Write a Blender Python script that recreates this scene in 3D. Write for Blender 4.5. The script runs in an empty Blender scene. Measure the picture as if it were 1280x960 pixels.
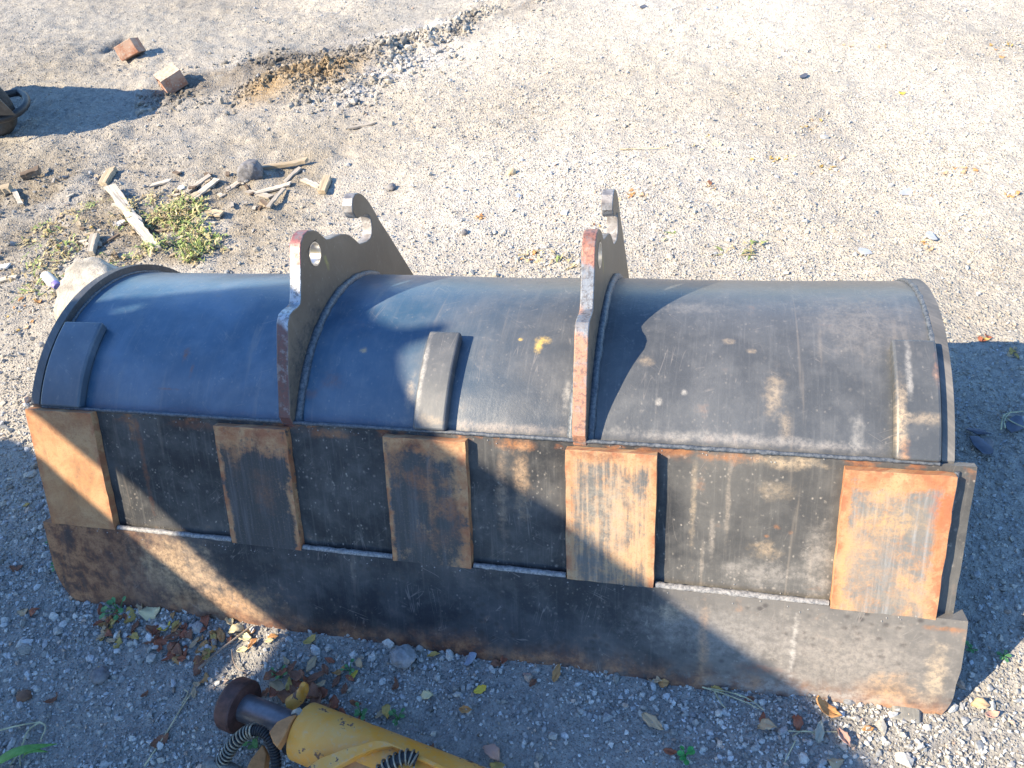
import bpy, bmesh, math, random
import numpy as np
from mathutils import Vector, Matrix, Euler
from mathutils.geometry import tessellate_polygon

random.seed(7)
rng = np.random.default_rng(7)
SC = bpy.context.scene
COL = SC.collection
R_ = math.radians

# ------------------------------------------------------------------ camera
CAM = np.array([1.48417, -0.65606, 1.51498])
RW = np.array([[0.96885585, 0.04517981, -0.24346896],
               [0.20042535, -0.72049067, 0.66386962],
               [-0.14542361, -0.69199131, -0.70710678]])
cd = bpy.data.cameras.new('camera')
cam = bpy.data.objects.new('camera', cd)
COL.objects.link(cam)
mw = Matrix.Identity(4)
for i in range(3):
    mw[i][0] = RW[i][0]; mw[i][1] = -RW[i][1]; mw[i][2] = -RW[i][2]; mw[i][3] = CAM[i]
cam.matrix_world = mw
cd.sensor_width = 36.0
cd.lens = 970.0 / 1280.0 * 36.0
cd.clip_start = 0.02
cd.clip_end = 500.0
SC.camera = cam

# ------------------------------------------------------------------ light
SUN_EL, SUN_AZ = R_(40.5), R_(31.0)          # elevation, and direction in which shadows fall (from +X towards +Y)
w = bpy.data.worlds.new("World")
SC.world = w
w.use_nodes = True
sky = w.node_tree.nodes.new('ShaderNodeTexSky')
sky.sky_type = 'NISHITA'
sky.sun_disc = False
sky.sun_elevation = SUN_EL
sky.sun_rotation = math.atan2(-math.cos(SUN_AZ), -math.sin(SUN_AZ))
sky.altitude = 200
sky.dust_density = 0.2
sky.ozone_density = 4.0
hsv = w.node_tree.nodes.new('ShaderNodeHueSaturation')
hsv.inputs['Saturation'].default_value = 1.12
w.node_tree.links.new(sky.outputs[0], hsv.inputs['Color'])
w.node_tree.links.new(hsv.outputs[0], w.node_tree.nodes['Background'].inputs[0])
w.node_tree.nodes['Background'].inputs[1].default_value = 0.15
ld = bpy.data.lights.new('sun', 'SUN')
ld.energy = 4.6
ld.angle = R_(0.42)
ld.color = (1.0, 0.85, 0.62)
sun = bpy.data.objects.new('sun', ld)
COL.objects.link(sun)
SUN_D = Vector((math.cos(SUN_EL) * math.cos(SUN_AZ), math.cos(SUN_EL) * math.sin(SUN_AZ), -math.sin(SUN_EL)))
sun.rotation_euler = SUN_D.to_track_quat('-Z', 'Y').to_euler()
sun.location = (-6, -5, 8)
SC.view_settings.view_transform = 'Standard'
SC.view_settings.look = 'None'
SC.view_settings.gamma = 1.0
SC.view_settings.use_curve_mapping = False
SC.view_settings.exposure = 1.5
SC.render.engine = 'CYCLES'
SC.cycles.use_denoising = True
SC.cycles.max_bounces = 6
SC.cycles.diffuse_bounces = 3

# ------------------------------------------------------------------ helpers
def gp(px, py, z=0.0):
    """point of the plane at height z that shows at a pixel of the photograph"""
    d = RW @ np.array([(px - 640) / 970.0, (py - 480) / 970.0, 1.0])
    return CAM + d * ((z - CAM[2]) / d[2])

def tag(o, label=None, cat=None, group=None, kind=None):
    if label: o['label'] = label
    if cat: o['category'] = cat
    if group: o['group'] = group
    if kind: o['kind'] = kind
    return o

def link(name, me, mat=None, parent=None):
    o = bpy.data.objects.new(name, me)
    COL.objects.link(o)
    if mat is not None:
        for m in (mat if isinstance(mat, (list, tuple)) else [mat]):
            me.materials.append(m)
    if parent is not None:
        o.parent = parent
    return o

def empty(name, loc=(0, 0, 0), rz=0.0):
    o = bpy.data.objects.new(name, None)
    o.empty_display_size = 0.1
    COL.objects.link(o)
    o.location = loc
    o.rotation_euler = (0, 0, rz)
    return o

def mesh(name, vs, fs, uvs=None, smooth=False, sharp=None, mi=None):
    me = bpy.data.meshes.new(name)
    me.from_pydata([tuple(map(float, v)) for v in vs], [], fs)
    if uvs is not None:                       # per-vertex uv
        l = me.uv_layers.new(name='UVMap')
        idx = np.zeros(len(me.loops), dtype=np.int64)
        me.loops.foreach_get('vertex_index', idx)
        l.data.foreach_set('uv', np.asarray(uvs, dtype=np.float32)[idx].ravel())
    if mi is not None:
        me.polygons.foreach_set('material_index', mi)
    if smooth:
        me.polygons.foreach_set('use_smooth', [True] * len(me.polygons))
        if sharp is not None:
            me.set_sharp_from_angle(angle=R_(sharp))
    me.update()
    return me

def extrude_poly(name, outer, fn, t0, t1, holes=(), sharp=40):
    """solid between two copies of a polygon with holes; fn(a, b, t) -> xyz; side faces get material index 1"""
    loops = [list(outer)] + [list(h) for h in holes]
    flat = [p for l in loops for p in l]
    n = len(flat)
    tris = tessellate_polygon([[Vector((p[0], p[1], 0)) for p in l] for l in loops])
    vs = [fn(a, b, t0) for a, b in flat] + [fn(a, b, t1) for a, b in flat]
    uv = [(a, b) for a, b in flat] * 2
    fs, mi = [], []
    for t in tris:
        a, b, c = t
        pa, pb, pc = flat[a], flat[b], flat[c]
        cr = (pb[0] - pa[0]) * (pc[1] - pa[1]) - (pb[1] - pa[1]) * (pc[0] - pa[0])
        if cr < 0: a, c = c, a
        fs.append((a + n, b + n, c + n)); mi.append(0)
        fs.append((c, b, a)); mi.append(0)
    o = 0
    for l in loops:
        m = len(l)
        for i in range(m):
            j = (i + 1) % m
            # separate verts for the sides so that uv and shading stay clean
            k = len(vs)
            for (q, tt) in ((o + i, t0), (o + j, t0), (o + j, t1), (o + i, t1)):
                vs.append(fn(flat[q][0], flat[q][1], tt)); uv.append((flat[q][0] + (tt - t0) * .9, flat[q][1] + (tt - t0) * .4))
            fs.append((k, k + 1, k + 2, k + 3)); mi.append(1)
        o += m
    me = mesh(name, vs, fs, uv, True, None, mi)
    bm = bmesh.new(); bm.from_mesh(me)
    uvl = bm.loops.layers.uv.active
    bmesh.ops.remove_doubles(bm, verts=bm.verts, dist=1e-5)
    bmesh.ops.recalc_face_normals(bm, faces=bm.faces)
    bm.to_mesh(me); bm.free()
    me.set_sharp_from_angle(angle=R_(sharp))
    return me

def bevel(o, width=0.003, seg=2, ang=35):
    b = o.modifiers.new('bevel', 'BEVEL')
    b.width = width; b.segments = seg; b.limit_method = 'ANGLE'; b.angle_limit = R_(ang)
    b.harden_normals = False
    return o

def _h(ix, iy, s):
    x = (ix.astype(np.int64) * 374761393 + iy.astype(np.int64) * 668265263 + int(s) * 974634777) & 0xFFFFFFFF
    x = ((x ^ (x >> 13)) * 1274126177) & 0xFFFFFFFF
    return ((x ^ (x >> 16)) & 0xFFFFFF) / float(0xFFFFFF)

def vn(x, y, s=0):
    x = np.asarray(x, float); y = np.asarray(y, float)
    ix, iy = np.floor(x), np.floor(y)
    fx, fy = x - ix, y - iy
    fx = fx * fx * (3 - 2 * fx); fy = fy * fy * (3 - 2 * fy)
    a = _h(ix, iy, s); b = _h(ix + 1, iy, s); c = _h(ix, iy + 1, s); d = _h(ix + 1, iy + 1, s)
    return (a * (1 - fx) + b * fx) * (1 - fy) + (c * (1 - fx) + d * fx) * fy - 0.5

def fbm(x, y, f, o=4, s=0, g=0.5):
    r = 0; a = 1.0
    for k in range(o):
        r = r + a * vn(x * f + 17.3 * k, y * f - 9.1 * k, s + k)
        f *= 2.03; a *= g
    return r

def tube(name, pts, rad, n=10, jitter=0.0, caps=True, closed=False):
    pts = [Vector(p) for p in pts]
    vs, fs, uv = [], [], []
    m = len(pts)
    up = Vector((0, 0, 1))
    d0 = (pts[1] - pts[0]).normalized()
    if abs(d0.dot(up)) > 0.9: up = Vector((0, 1, 0))
    side = d0.cross(up).normalized()
    L = 0
    for i, p in enumerate(pts):
        if closed: d = (pts[(i + 1) % m] - pts[i - 1]).normalized()
        else: d = (pts[min(i + 1, m - 1)] - pts[max(i - 1, 0)]).normalized()
        side = (side - d * side.dot(d)).normalized()
        up2 = side.cross(d)
        r = rad[i] if isinstance(rad, (list, tuple)) else rad
        if i: L += (pts[i] - pts[i - 1]).length
        for k in range(n):
            a = 2 * math.pi * k / n
            rr = r * (1 + (random.random() - .5) * jitter)
            vs.append(p + (side * math.cos(a) + up2 * math.sin(a)) * rr)
            uv.append((a * r, L))
    rings = m if closed else m - 1
    for i in range(rings):
        i2 = (i + 1) % m
        for k in range(n):
            fs.append((i * n + k, i * n + (k + 1) % n, i2 * n + (k + 1) % n, i2 * n + k))
    if caps and not closed:
        fs.append(tuple(range(n))[::-1]); fs.append(tuple((m - 1) * n + k for k in range(n)))
    me = mesh(name, vs, fs, uv, True, 50)
    bm = bmesh.new(); bm.from_mesh(me); bmesh.ops.recalc_face_normals(bm, faces=bm.faces); bm.to_mesh(me); bm.free()
    return me

# ------------------------------------------------------------------ node helpers
class NT:
    def __init__(s, name):
        s.mat = bpy.data.materials.new(name); s.mat.use_nodes = True
        s.t = s.mat.node_tree; s.b = s.t.nodes['Principled BSDF']
    def _in(s, sock, v):
        if v is None: return
        if isinstance(v, bpy.types.NodeSocket): s.t.links.new(v, sock)
        elif isinstance(v, (tuple, list)) and len(v) == 3 and sock.type == 'RGBA': sock.default_value = (*v, 1)
        else: sock.default_value = v
    def node(s, ty, props=None, **ins):
        n = s.t.nodes.new(ty)
        for k, v in (props or {}).items(): setattr(n, k, v)
        for k, v in ins.items():
            s._in(n.inputs[int(k[1:]) if k[0] == 'i' and k[1:].isdigit() else k], v)
        return n
    def uv(s): return s.node('ShaderNodeUVMap', {'uv_map': 'UVMap'}).outputs[0]
    def obj(s): return s.node('ShaderNodeTexCoord').outputs['Object']
    def math(s, op, a, b=None, c=None, clamp=False):
        return s.node('ShaderNodeMath', {'operation': op, 'use_clamp': clamp}, i0=a, i1=b, i2=c).outputs[0]
    def mul(s, a, b): return s.math('MULTIPLY', a, b)
    def add(s, a, b): return s.math('ADD', a, b)
    def sub(s, a, b): return s.math('SUBTRACT', a, b)
    def mapping(s, v, scale=(1, 1, 1), loc=(0, 0, 0), rot=(0, 0, 0)):
        return s.node('ShaderNodeMapping', None, Vector=v, Scale=scale, Location=loc, Rotation=rot).outputs[0]
    def noise(s, v, scale, detail=4, rough=0.6, dist=0.0):
        return s.node('ShaderNodeTexNoise', None, Vector=v, Scale=scale, Detail=detail, Roughness=rough, Distortion=dist).outputs[0]
    def vor(s, v, scale, feature='F1', out='Distance', rnd=1.0):
        return s.node('ShaderNodeTexVoronoi', {'feature': feature}, Vector=v, Scale=scale, Randomness=rnd).outputs[out]
    def step(s, x, lo, hi, a=0.0, b=1.0):
        return s.node('ShaderNodeMapRange', {'interpolation_type': 'SMOOTHSTEP'}, Value=x, i1=lo, i2=hi, i3=a, i4=b).outputs[0]
    def mix(s, f, a, b, bt='MIX'):
        n = s.t.nodes.new('ShaderNodeMix'); n.data_type = 'RGBA'; n.blend_type = bt
        s._in(n.inputs[0], f); s._in(n.inputs[6], a); s._in(n.inputs[7], b)
        return n.outputs[2]
    def sep(s, v):
        n = s.node('ShaderNodeSeparateXYZ', None, Vector=v); return n.outputs
    def bump(s, h, strength=0.3, dist=0.002, normal=None):
        return s.node('ShaderNodeBump', None, Height=h, Strength=strength, Distance=dist, Normal=normal).outputs[0]
    def out(s, base=None, rough=None, normal=None, metal=None, spec=None, coat=None):
        s._in(s.b.inputs['Base Color'], base); s._in(s.b.inputs['Roughness'], rough)
        s._in(s.b.inputs['Normal'], normal); s._in(s.b.inputs['Metallic'], metal)
        s._in(s.b.inputs['Specular IOR Level'], spec)
        if coat is not None: s._in(s.b.inputs['Coat Weight'], coat); s.b.inputs['Coat Roughness'].default_value = 0.25
        return s.mat
    def blob(s, uvs, u, v, ru, rv, warp, power=1.0, edge=0.35):
        """soft ragged patch at (u, v)"""
        a = s.math('DIVIDE', s.sub(uvs[0], u), ru); b = s.math('DIVIDE', s.sub(uvs[1], v), rv)
        d = s.math('SQRT', s.add(s.mul(a, a), s.mul(b, b)))
        d = s.add(d, s.mul(s.sub(warp, 0.5), 2.6))
        if not hasattr(s, 'grit'):
            s.grit = s.step(s.noise(s.uv(), 95, 5, .75), .36, .60, .30, 1.0)
        return s.mul(s.mul(s.step(d, 1.25, .1), s.grit), power)

RUST_D, RUST, RUST_O, OCHRE = (0.075, 0.028, 0.02), (0.20, 0.078, 0.038), (0.34, 0.150, 0.062), (0.44, 0.26, 0.13)

def steel(name, base=(0.035, 0.038, 0.044), dust=0.35, dustcol=(0.23, 0.21, 0.19), rust=0.25, blobs=(), rust_top=None,
          rust_bottom=None, rough=0.42, speckle=0.4, streaks=0.4, scratches=0.4, bump=0.25, pits=0.0, left_rust=None, seed=0.0, worn=None, rustcols=None, spec=.5):
    """dark worn paint with dust, run-off streaks, scratches, dried drops and rust patches; UV is in metres"""
    m = NT(name)
    uv0 = m.uv(); uv = m.mapping(uv0, loc=(seed, seed * .37, 0))
    s = m.sep(uv0)
    warp = m.noise(uv, 38, 6, 0.65)
    big = m.noise(uv, 5.5, 6, 0.6, 0.4)
    mid = m.noise(uv, 24, 6, 0.65, 0.2)
    fine = m.noise(uv, 210, 4, 0.7)
    stv = m.mapping(uv, scale=(130, 7, 1)); st = m.noise(stv, 1.0, 5, 0.65, 0.3)
    stv2 = m.mapping(uv, scale=(34, 2.2, 1)); st2 = m.noise(stv2, 1.0, 5, 0.6, 0.6)
    col = m.mix(m.step(big, .35, .7), base, tuple(c * 1.5 for c in base))
    if worn: col = m.mix(m.mul(m.step(m.add(s[0], m.mul(m.sub(big, .5), .5)), worn[0], worn[1]), worn[3]), col, worn[2])  # tone change along u: paints lit against shaded on shell, straps, base plate
    # dust film
    d = m.mul(m.add(m.step(big, .38, .68), m.mul(m.step(mid, .42, .7), .8)), dust * .55)
    d = m.add(d, m.mul(m.step(st, .5, .75), dust * .5 * (streaks + .4)))
    d = m.add(d, m.mul(m.step(fine, .52, .75), dust * .3))
    col = m.mix(m.math('MINIMUM', d, 0.92), col, dustcol)
    # broad vertical run-off marks
    col = m.mix(m.mul(m.step(st2, .60, .78), streaks * .5), col, (0.34, 0.28, 0.22))
    # dried drops
    if speckle:
        vv = m.vor(m.mapping(uv, scale=(1, .8, 1)), 105, rnd=1.0)
        drop = m.mul(m.mul(m.step(vv, .30, .05), m.step(m.noise(uv, 30, 3), .44, .62)), m.step(fine, .35, .6))
        col = m.mix(m.mul(drop, speckle), col, (0.42, 0.37, 0.31))
        vv2 = m.vor(uv, 52, rnd=1.0)
        drop2 = m.mul(m.mul(m.step(vv2, .26, .04), m.step(m.noise(uv, 13, 2), .5, .62)), m.step(fine, .3, .6))
        col = m.mix(m.mul(drop2, speckle * .8), col, (0.38, 0.33, 0.28))
    # dark pits / bruises
    if pits:
        vp = m.vor(m.mapping(uv, scale=(1, 1.2, 1)), 48)
        pm = m.mul(m.step(vp, .42, .1), m.step(m.noise(uv, 8, 3), .42, .6))
        col = m.mix(m.mul(pm, pits), col, (0.05, 0.045, 0.045))
    # scratches
    if scratches:
        sc = None
        for k, (rot, sx, sy) in enumerate(((0.10, 90, 3.0), (-.25, 120, 4.0), (1.2, 80, 5.0), (-.9, 100, 6.0))):
            v = m.mapping(m.mapping(uv, rot=(0, 0, rot)), scale=(sx * .5, sy, 1), loc=(k * 3.3, k, 0))
            nz = m.noise(v, 1.0, 1, 0.5, .35)
            line = m.step(m.math('ABSOLUTE', m.sub(nz, .5)), .010, .002)
            line = m.mul(line, m.step(m.noise(uv, 9 + 3 * k, 3), .57, .66))
            sc = line if sc is None else m.math('MAXIMUM', sc, line)
        col = m.mix(m.mul(sc, scratches * .42), col, (0.33, 0.29, 0.26))
    # rust
    r = m.mul(m.step(m.add(m.mul(mid, .6), m.mul(big, .5)), .66 - .12 * rust, .80 - .1 * rust), min(1.0, rust * 2))
    if rust_top is not None:
        e = m.step(s[1], rust_top + .0, rust_top + .032, 1.0, 0.0)
        r = m.math('MAXIMUM', r, m.mul(m.mul(e, .85), m.step(m.noise(m.mapping(uv, scale=(13, 22, 1)), 1, 5), .50, .62)))
    if rust_bottom is not None:
        lo, hi, k = rust_bottom
        e = m.step(m.add(s[1], m.mul(m.sub(m.noise(m.mapping(uv, scale=(14, 6, 1)), 1, 5), .5), .12)), lo, hi)
        r = m.math('MAXIMUM', r, m.mul(m.mul(e, k), m.step(warp, .25, .6)))
    if left_rust is not None:
        lo, hi, k = left_rust
        e = m.step(m.add(s[0], m.mul(m.sub(mid, .5), .25)), hi, lo)
        r = m.math('MAXIMUM', r, m.mul(m.mul(e, k), m.step(m.add(m.mul(mid, .6), m.mul(st2, .4)), .36, .54, .25, 1.0)))
    R1, R2, R3 = rustcols or (RUST, RUST_O, RUST_D)
    rc = m.mix(m.step(mid, .35, .65), R1, R2)
    rc = m.mix(m.mul(m.step(fine, .45, .7), .6), rc, R3)
    col = m.mix(m.math('MINIMUM', r, 1.0), col, rc)
    rr = r
    for (u, v, ru, rv, c, pw) in blobs:
        b = m.blob(s, u, v, ru, rv, warp, pw)
        b = m.mul(b, m.step(fine, .25, .5, .55, 1.0))
        col = m.mix(b, col, c)
        rr = m.math('MAXIMUM', rr, m.mul(b, .7))
    ro = m.add(m.mul(m.math('MINIMUM', m.add(m.mul(d, .55), m.mul(rr, .8)), 1.0), .9 - rough), rough)
    hgt = m.add(m.mul(fine, .35), m.add(m.mul(mid, .6), m.add(m.mul(st, .15), m.mul(rr, .35))))
    nb = m.bump(hgt, bump, .0016)
    nb = m.bump(big, .25, .006, nb)
    return m.out(col, ro, nb, spec=spec)

def wear(name, box, amt, dark=(0.035, 0.037, 0.042), blobs=(), pale=0.3, edge=0.03, top=0.05, right=0.03, bottom=0.0, seed=0.0, streak=.6):
    """rusty wear plate: orange rust over blackened steel, stronger at its rims, rubbed along v"""
    u0, u1, v0, v1 = box
    m = NT(name)
    uv0 = m.uv(); uv = m.mapping(uv0, loc=(seed, seed * .61, 0)); s = m.sep(uv0)
    big = m.noise(uv, 9, 6, .62, .5); mid = m.noise(uv, 34, 6, .65, .3); fine = m.noise(uv, 230, 4, .7)
    warp = m.noise(uv, 40, 6, .65)
    st = m.noise(m.mapping(uv, scale=(95, 5, 1)), 1, 6, .7, .3)
    e = m.step(m.sub(s[0], u0), edge, 0.0)
    e = m.math('MAXIMUM', e, m.step(m.sub(u1, s[0]), right, 0.0))
    e = m.math('MAXIMUM', e, m.step(m.sub(s[1], v0), top, 0.0))
    if bottom: e = m.math('MAXIMUM', e, m.step(m.sub(v1, s[1]), bottom, 0.0))
    f = m.add(m.add(m.mul(big, .55), m.mul(mid, .35)), m.mul(m.sub(st, .5), streak))
    f = m.add(f, m.mul(m.mul(e, m.step(warp, .3, .6, .35, 1.0)), .34))
    th = .80 - .62 * amt
    r = m.step(m.add(f, m.mul(m.sub(fine, .5), .22)), th - .02, th + .17)
    rc = m.mix(m.step(big, .35, .62), RUST_O, OCHRE)
    rc = m.mix(m.mul(m.step(st, .34, .68), pale), rc, (0.37, 0.265, 0.165))
    rc = m.mix(m.mul(m.mul(e, m.step(mid, .38, .62)), .75), rc, (0.27, 0.085, 0.04))
    rc = m.mix(m.mul(m.step(fine, .5, .72), .55), rc, RUST)
    dk = m.mix(m.mul(m.step(st, .45, .72), .7), dark, tuple(min(.3, x * 2.2 + .02) for x in dark))
    dk = m.mix(m.mul(m.step(fine, .55, .72), .5), dk, (0.22, 0.17, 0.12))
    col = m.mix(r, dk, rc)
    for (u, v, ru, rv, c, pw) in blobs:
        col = m.mix(m.mul(m.blob(s, u, v, ru, rv, warp, pw, .6), m.step(fine, .3, .55, .5, 1.0)), col, c)
    ro = m.add(m.mul(r, .34), .48)
    nb = m.bump(m.add(m.mul(fine, .5), m.add(m.mul(r, .5), m.mul(mid, .6))), .35, .0016)
    return m.out(col, ro, nb, spec=.45)

# ------------------------------------------------------------------ ground
def gw(px, py): return gp(px, py)[:2]
def seg_d(X, Y, pts):
    best = np.full(X.shape, 1e9)
    for (x0, y0), (x1, y1) in zip(pts[:-1], pts[1:]):
        dx, dy = x1 - x0, y1 - y0
        t = np.clip(((X - x0) * dx + (Y - y0) * dy) / (dx * dx + dy * dy + 1e-9), 0, 1)
        best = np.minimum(best, np.hypot(X - x0 - t * dx, Y - y0 - t * dy))
    return best
TRACK = [gw(0, 20), gw(120, 30), gw(260, 45), gw(400, 55), gw(520, 10), gw(560, -40)]
DARKB = [gw(225, 118), gw(300, 90), gw(380, 70), gw(440, 60)]
RIDGE = [gw(355, 100), gw(430, 95), gw(500, 60), gw(540, 40), gw(575, 22), gw(640, 2)]
MOUND = [gw(330, 115), gw(370, 98), gw(425, 92)]
LIME = [gw(430, 55), gw(500, 40), gw(560, 30)]
LIME2 = [gw(440, 115), gw(500, 85), gw(540, 70)]
DEBRIS = [gw(30, 250), gw(150, 290), gw(250, 300), gw(330, 230)]
RUT = [gw(134, 62), gw(139, 52), gw(150, 46), gw(162, 46), gw(170, 52)]

def height(X, Y):
    z = 0.022 * fbm(X, Y, 0.9, 3, 1) + 0.012 * fbm(X, Y, 4, 3, 5) + 0.010 * fbm(X, Y, 16, 3, 9) + 0.007 * fbm(X, Y, 52, 2, 13)
    near = np.exp(-((np.maximum(0, np.abs(X - .95) - 1.1)) ** 2 + np.maximum(0, np.abs(Y - .2) - .6) ** 2) / .15)
    z = z * (1 - .35 * near)
    d = seg_d(X, Y, RIDGE); b = np.exp(-(d / .15) ** 2)
    z = z + b * (.004 + .06 * np.abs(fbm(X, Y, 7, 3, 21)) + .05 * np.abs(fbm(X, Y, 24, 2, 22)))
    d = seg_d(X, Y, MOUND); b = np.exp(-(d / .09) ** 2); z = z + b * (.012 + .05 * np.abs(fbm(X, Y, 18, 3, 25)))
    d = seg_d(X, Y, DARKB); b = np.exp(-(d / .14) ** 2); z = z + b * .04 * np.abs(fbm(X, Y, 16, 3, 27))
    # smooth wheel track
    d = seg_d(X, Y, TRACK); z = z * (1 - .65 * np.exp(-(d / .28) ** 2)) - .012 * np.exp(-(d / .22) ** 2)
    d = seg_d(X, Y, DEBRIS); z = z + np.exp(-(d / .35) ** 2) * .03 * np.abs(fbm(X, Y, 12, 3, 31))
    # shallow arc scraped in the dirt
    d = seg_d(X, Y, RUT); z = z - .045 * np.exp(-(d / .035) ** 2)
    lf = np.clip((.6 - X) / 1.2, 0, 1) * np.clip((Y - .7) / .6, 0, 1) * np.clip((4.6 - Y) / .5, 0, 1)
    z = z + lf * (.022 * fbm(X, Y, 6, 4, 151) + .014 * fbm(X, Y, 22, 3, 155))
    dd_ = seg_d(X, Y, [gw(95, 235), gw(130, 190), gw(155, 160)]); z = z + .022 * np.exp(-(dd_ / .05) ** 2) * (.5 + np.abs(fbm(X, Y, 20, 2, 160)))
    return z

def axis(lo, hi, st, far):
    a = list(np.arange(lo, hi, st))
    s_, x = st, hi
    up = []
    while x < far: up.append(x); s_ *= 1.35; x += s_
    s_, x = st, lo - st
    dn = []
    while x > -far: dn.append(x); s_ *= 1.35; x -= s_
    return np.array(dn[::-1] + a + up)

def tint(X, Y):
    """real colour of the dirt from place to place (linear rgb)"""
    n = X.size
    c = np.empty((n, 3)); c[:] = (0.49, 0.455, 0.395)
    far = np.clip((Y - .9) / 2.0, 0, 1)
    c = c * (1 - .14 * (1 - far))[:, None]
    g = np.clip(.5 + 1.3 * fbm(X, Y, 1.3, 4, 41), 0, 1)
    c = c * (0.84 + .26 * g)[:, None]
    grey = np.clip(.5 + 1.6 * fbm(X, Y, .8, 4, 47), 0, 1)[:, None]
    c = c * (1 - .35 * grey) + c.mean(1)[:, None] * .98 * (.35 * grey)
    # left side is browner and darker
    lf = np.clip((0.35 - X) / 2.2, 0, 1) * np.clip((Y - .1) / .6, 0, 1)
    c = c * (1 - .34 * lf)[:, None] * np.array([1.0, .985, .96])
    def put(col, wgt):
        nonlocal c
        wgt = np.clip(wgt, 0, 1)[:, None]; c = c * (1 - wgt) + np.array(col) * wgt
    nz = .5 + 1.3 * fbm(X, Y, 6, 4, 51); nz2 = .5 + 1.5 * fbm(X, Y, 18, 3, 57)
    put((0.31, 0.295, 0.265), .8 * np.exp(-(seg_d(X, Y, TRACK) / .30) ** 2))
    put((0.19, 0.165, 0.135), .95 * np.exp(-(seg_d(X, Y, DARKB) / .22) ** 2) * np.clip(nz * 1.5, 0, 1))
    put((0.14, 0.125, 0.11), .95 * np.exp(-(seg_d(X, Y, RIDGE) / .22) ** 2) * np.clip(.4 + 1.5 * fbm(X, Y, 4, 3, 181), 0, 1) * np.clip(nz2 * 1.4, 0, 1))
    put((0.33, 0.235, 0.13), .9 * np.exp(-(seg_d(X, Y, MOUND) / .13) ** 2))
    put((0.58, 0.56, 0.53), .55 * np.exp(-(seg_d(X, Y, LIME) / .10) ** 2) * np.clip(nz2 * 1.5, 0, 1))
    put((0.50, 0.50, 0.51), .55 * np.exp(-(seg_d(X, Y, LIME2) / .13) ** 2) * np.clip(nz2 * 1.5, 0, 1))
    put((0.20, 0.165, 0.115), .75 * np.exp(-(seg_d(X, Y, DEBRIS) / .42) ** 2) * np.clip(nz * 1.3, 0, 1))
    # foreground: grey gravel bed
    fg = np.clip((0.25 - Y) / .3, 0, 1)
    put((0.27, 0.262, 0.245), .85 * fg)
    put((0.05, 0.045, 0.04), .85 * np.exp(-(seg_d(X, Y, RUT) / .03) ** 2))
    return c

xs = axis(-4.2, 4.0, 0.0165, 70.0)
ys = axis(-0.75, 5.2, 0.0165, 70.0)
GX, GY = np.meshgrid(xs, ys)
GZ = height(GX, GY)
damp = np.exp(-np.maximum(0, np.hypot(GX, GY) - 7) / 6.0)
GZ = GZ * damp
nx, ny = len(xs), len(ys)
me = bpy.data.meshes.new('ground')
co = np.stack([GX, GY, GZ], -1).reshape(-1, 3).astype(np.float32)
I = np.arange(nx * ny).reshape(ny, nx)
q = np.stack([I[:-1, :-1], I[:-1, 1:], I[1:, 1:], I[1:, :-1]], -1).reshape(-1, 4)
me.vertices.add(len(co)); me.vertices.foreach_set('co', co.ravel())
me.loops.add(q.size); me.loops.foreach_set('vertex_index', q.ravel().astype(np.int32))
me.polygons.add(len(q)); me.polygons.foreach_set('loop_start', np.arange(0, q.size, 4, dtype=np.int32))
me.polygons.foreach_set('use_smooth', np.ones(len(q), dtype=bool))
me.update(calc_edges=True)
ca = me.color_attributes.new('tint', 'FLOAT_COLOR', 'POINT')
tc = np.ones((nx * ny, 4), dtype=np.float32); tc[:, :3] = tint(GX.ravel(), GY.ravel())
ca.data.foreach_set('color', tc.ravel())

m = NT('dirt_and_gravel')
P = m.obj()
att = m.node('ShaderNodeAttribute', {'attribute_name': 'tint'}).outputs[0]
n1 = m.noise(P, 7, 7, .65); n2 = m.noise(P, 45, 6, .7); n3 = m.noise(P, 240, 4, .7)
v1 = m.node('ShaderNodeTexVoronoi', None, Vector=P, Scale=95.0)
v2 = m.node('ShaderNodeTexVoronoi', None, Vector=P, Scale=210.0)
col = m.mix(m.step(n2, .3, .7), m.mix(1.0, att, (0.72, 0.72, 0.74), 'MULTIPLY'), m.mix(1.0, att, (1.15, 1.13, 1.1), 'MULTIPLY'))
sepc = m.sep(v1.outputs['Color'])
pm = m.mul(m.step(v1.outputs[0], .42, .30), m.step(sepc[0], .45, .6))
col = m.mix(m.mul(pm, .55), col, m.mix(sepc[1], (0.20, 0.20, 0.20), (0.50, 0.47, 0.42)))
col = m.mix(m.mul(m.step(n3, .52, .68), .45), col, m.mix(1.0, att, (0.35, 0.34, 0.35), 'MULTIPLY'))
dk = m.vor(P, 62); col = m.mix(m.mul(m.step(dk, .16, .05), m.mul(m.step(n1, .45, .6), .7)), col, (.10, .09, .08))
hh = m.add(m.mul(n2, .75), m.add(m.mul(m.step(v1.outputs[0], .5, .1), .45), m.add(m.mul(m.step(v2.outputs[0], .5, .1), .3), m.mul(n3, .3))))
GROUND_MAT = m.out(col, .92, m.bump(hh, .9, .008), spec=.2)
ground = link('ground', me, GROUND_MAT)
tag(ground, 'pale dusty dirt and gravel yard', None, None, 'structure')

def gz_at(x, y):
    return float(height(np.array([x], float), np.array([y], float))[0])

# ------------------------------------------------------------------ gravel (uncountable)
ICO = bmesh.new(); bmesh.ops.create_icosphere(ICO, subdivisions=1, radius=1.0)
ico_v = np.array([v.co[:] for v in ICO.verts]); ico_f = np.array([[v.index for v in f.verts] for f in ICO.faces]); ICO.free()
OC = np.array([(1, 0, 0), (-1, 0, 0), (0, 1, 0), (0, -1, 0), (0, 0, 1), (0, 0, -1)], float)
OF = np.array([(0, 2, 4), (2, 1, 4), (1, 3, 4), (3, 0, 4), (2, 0, 5), (1, 2, 5), (3, 1, 5), (0, 3, 5)])

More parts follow.
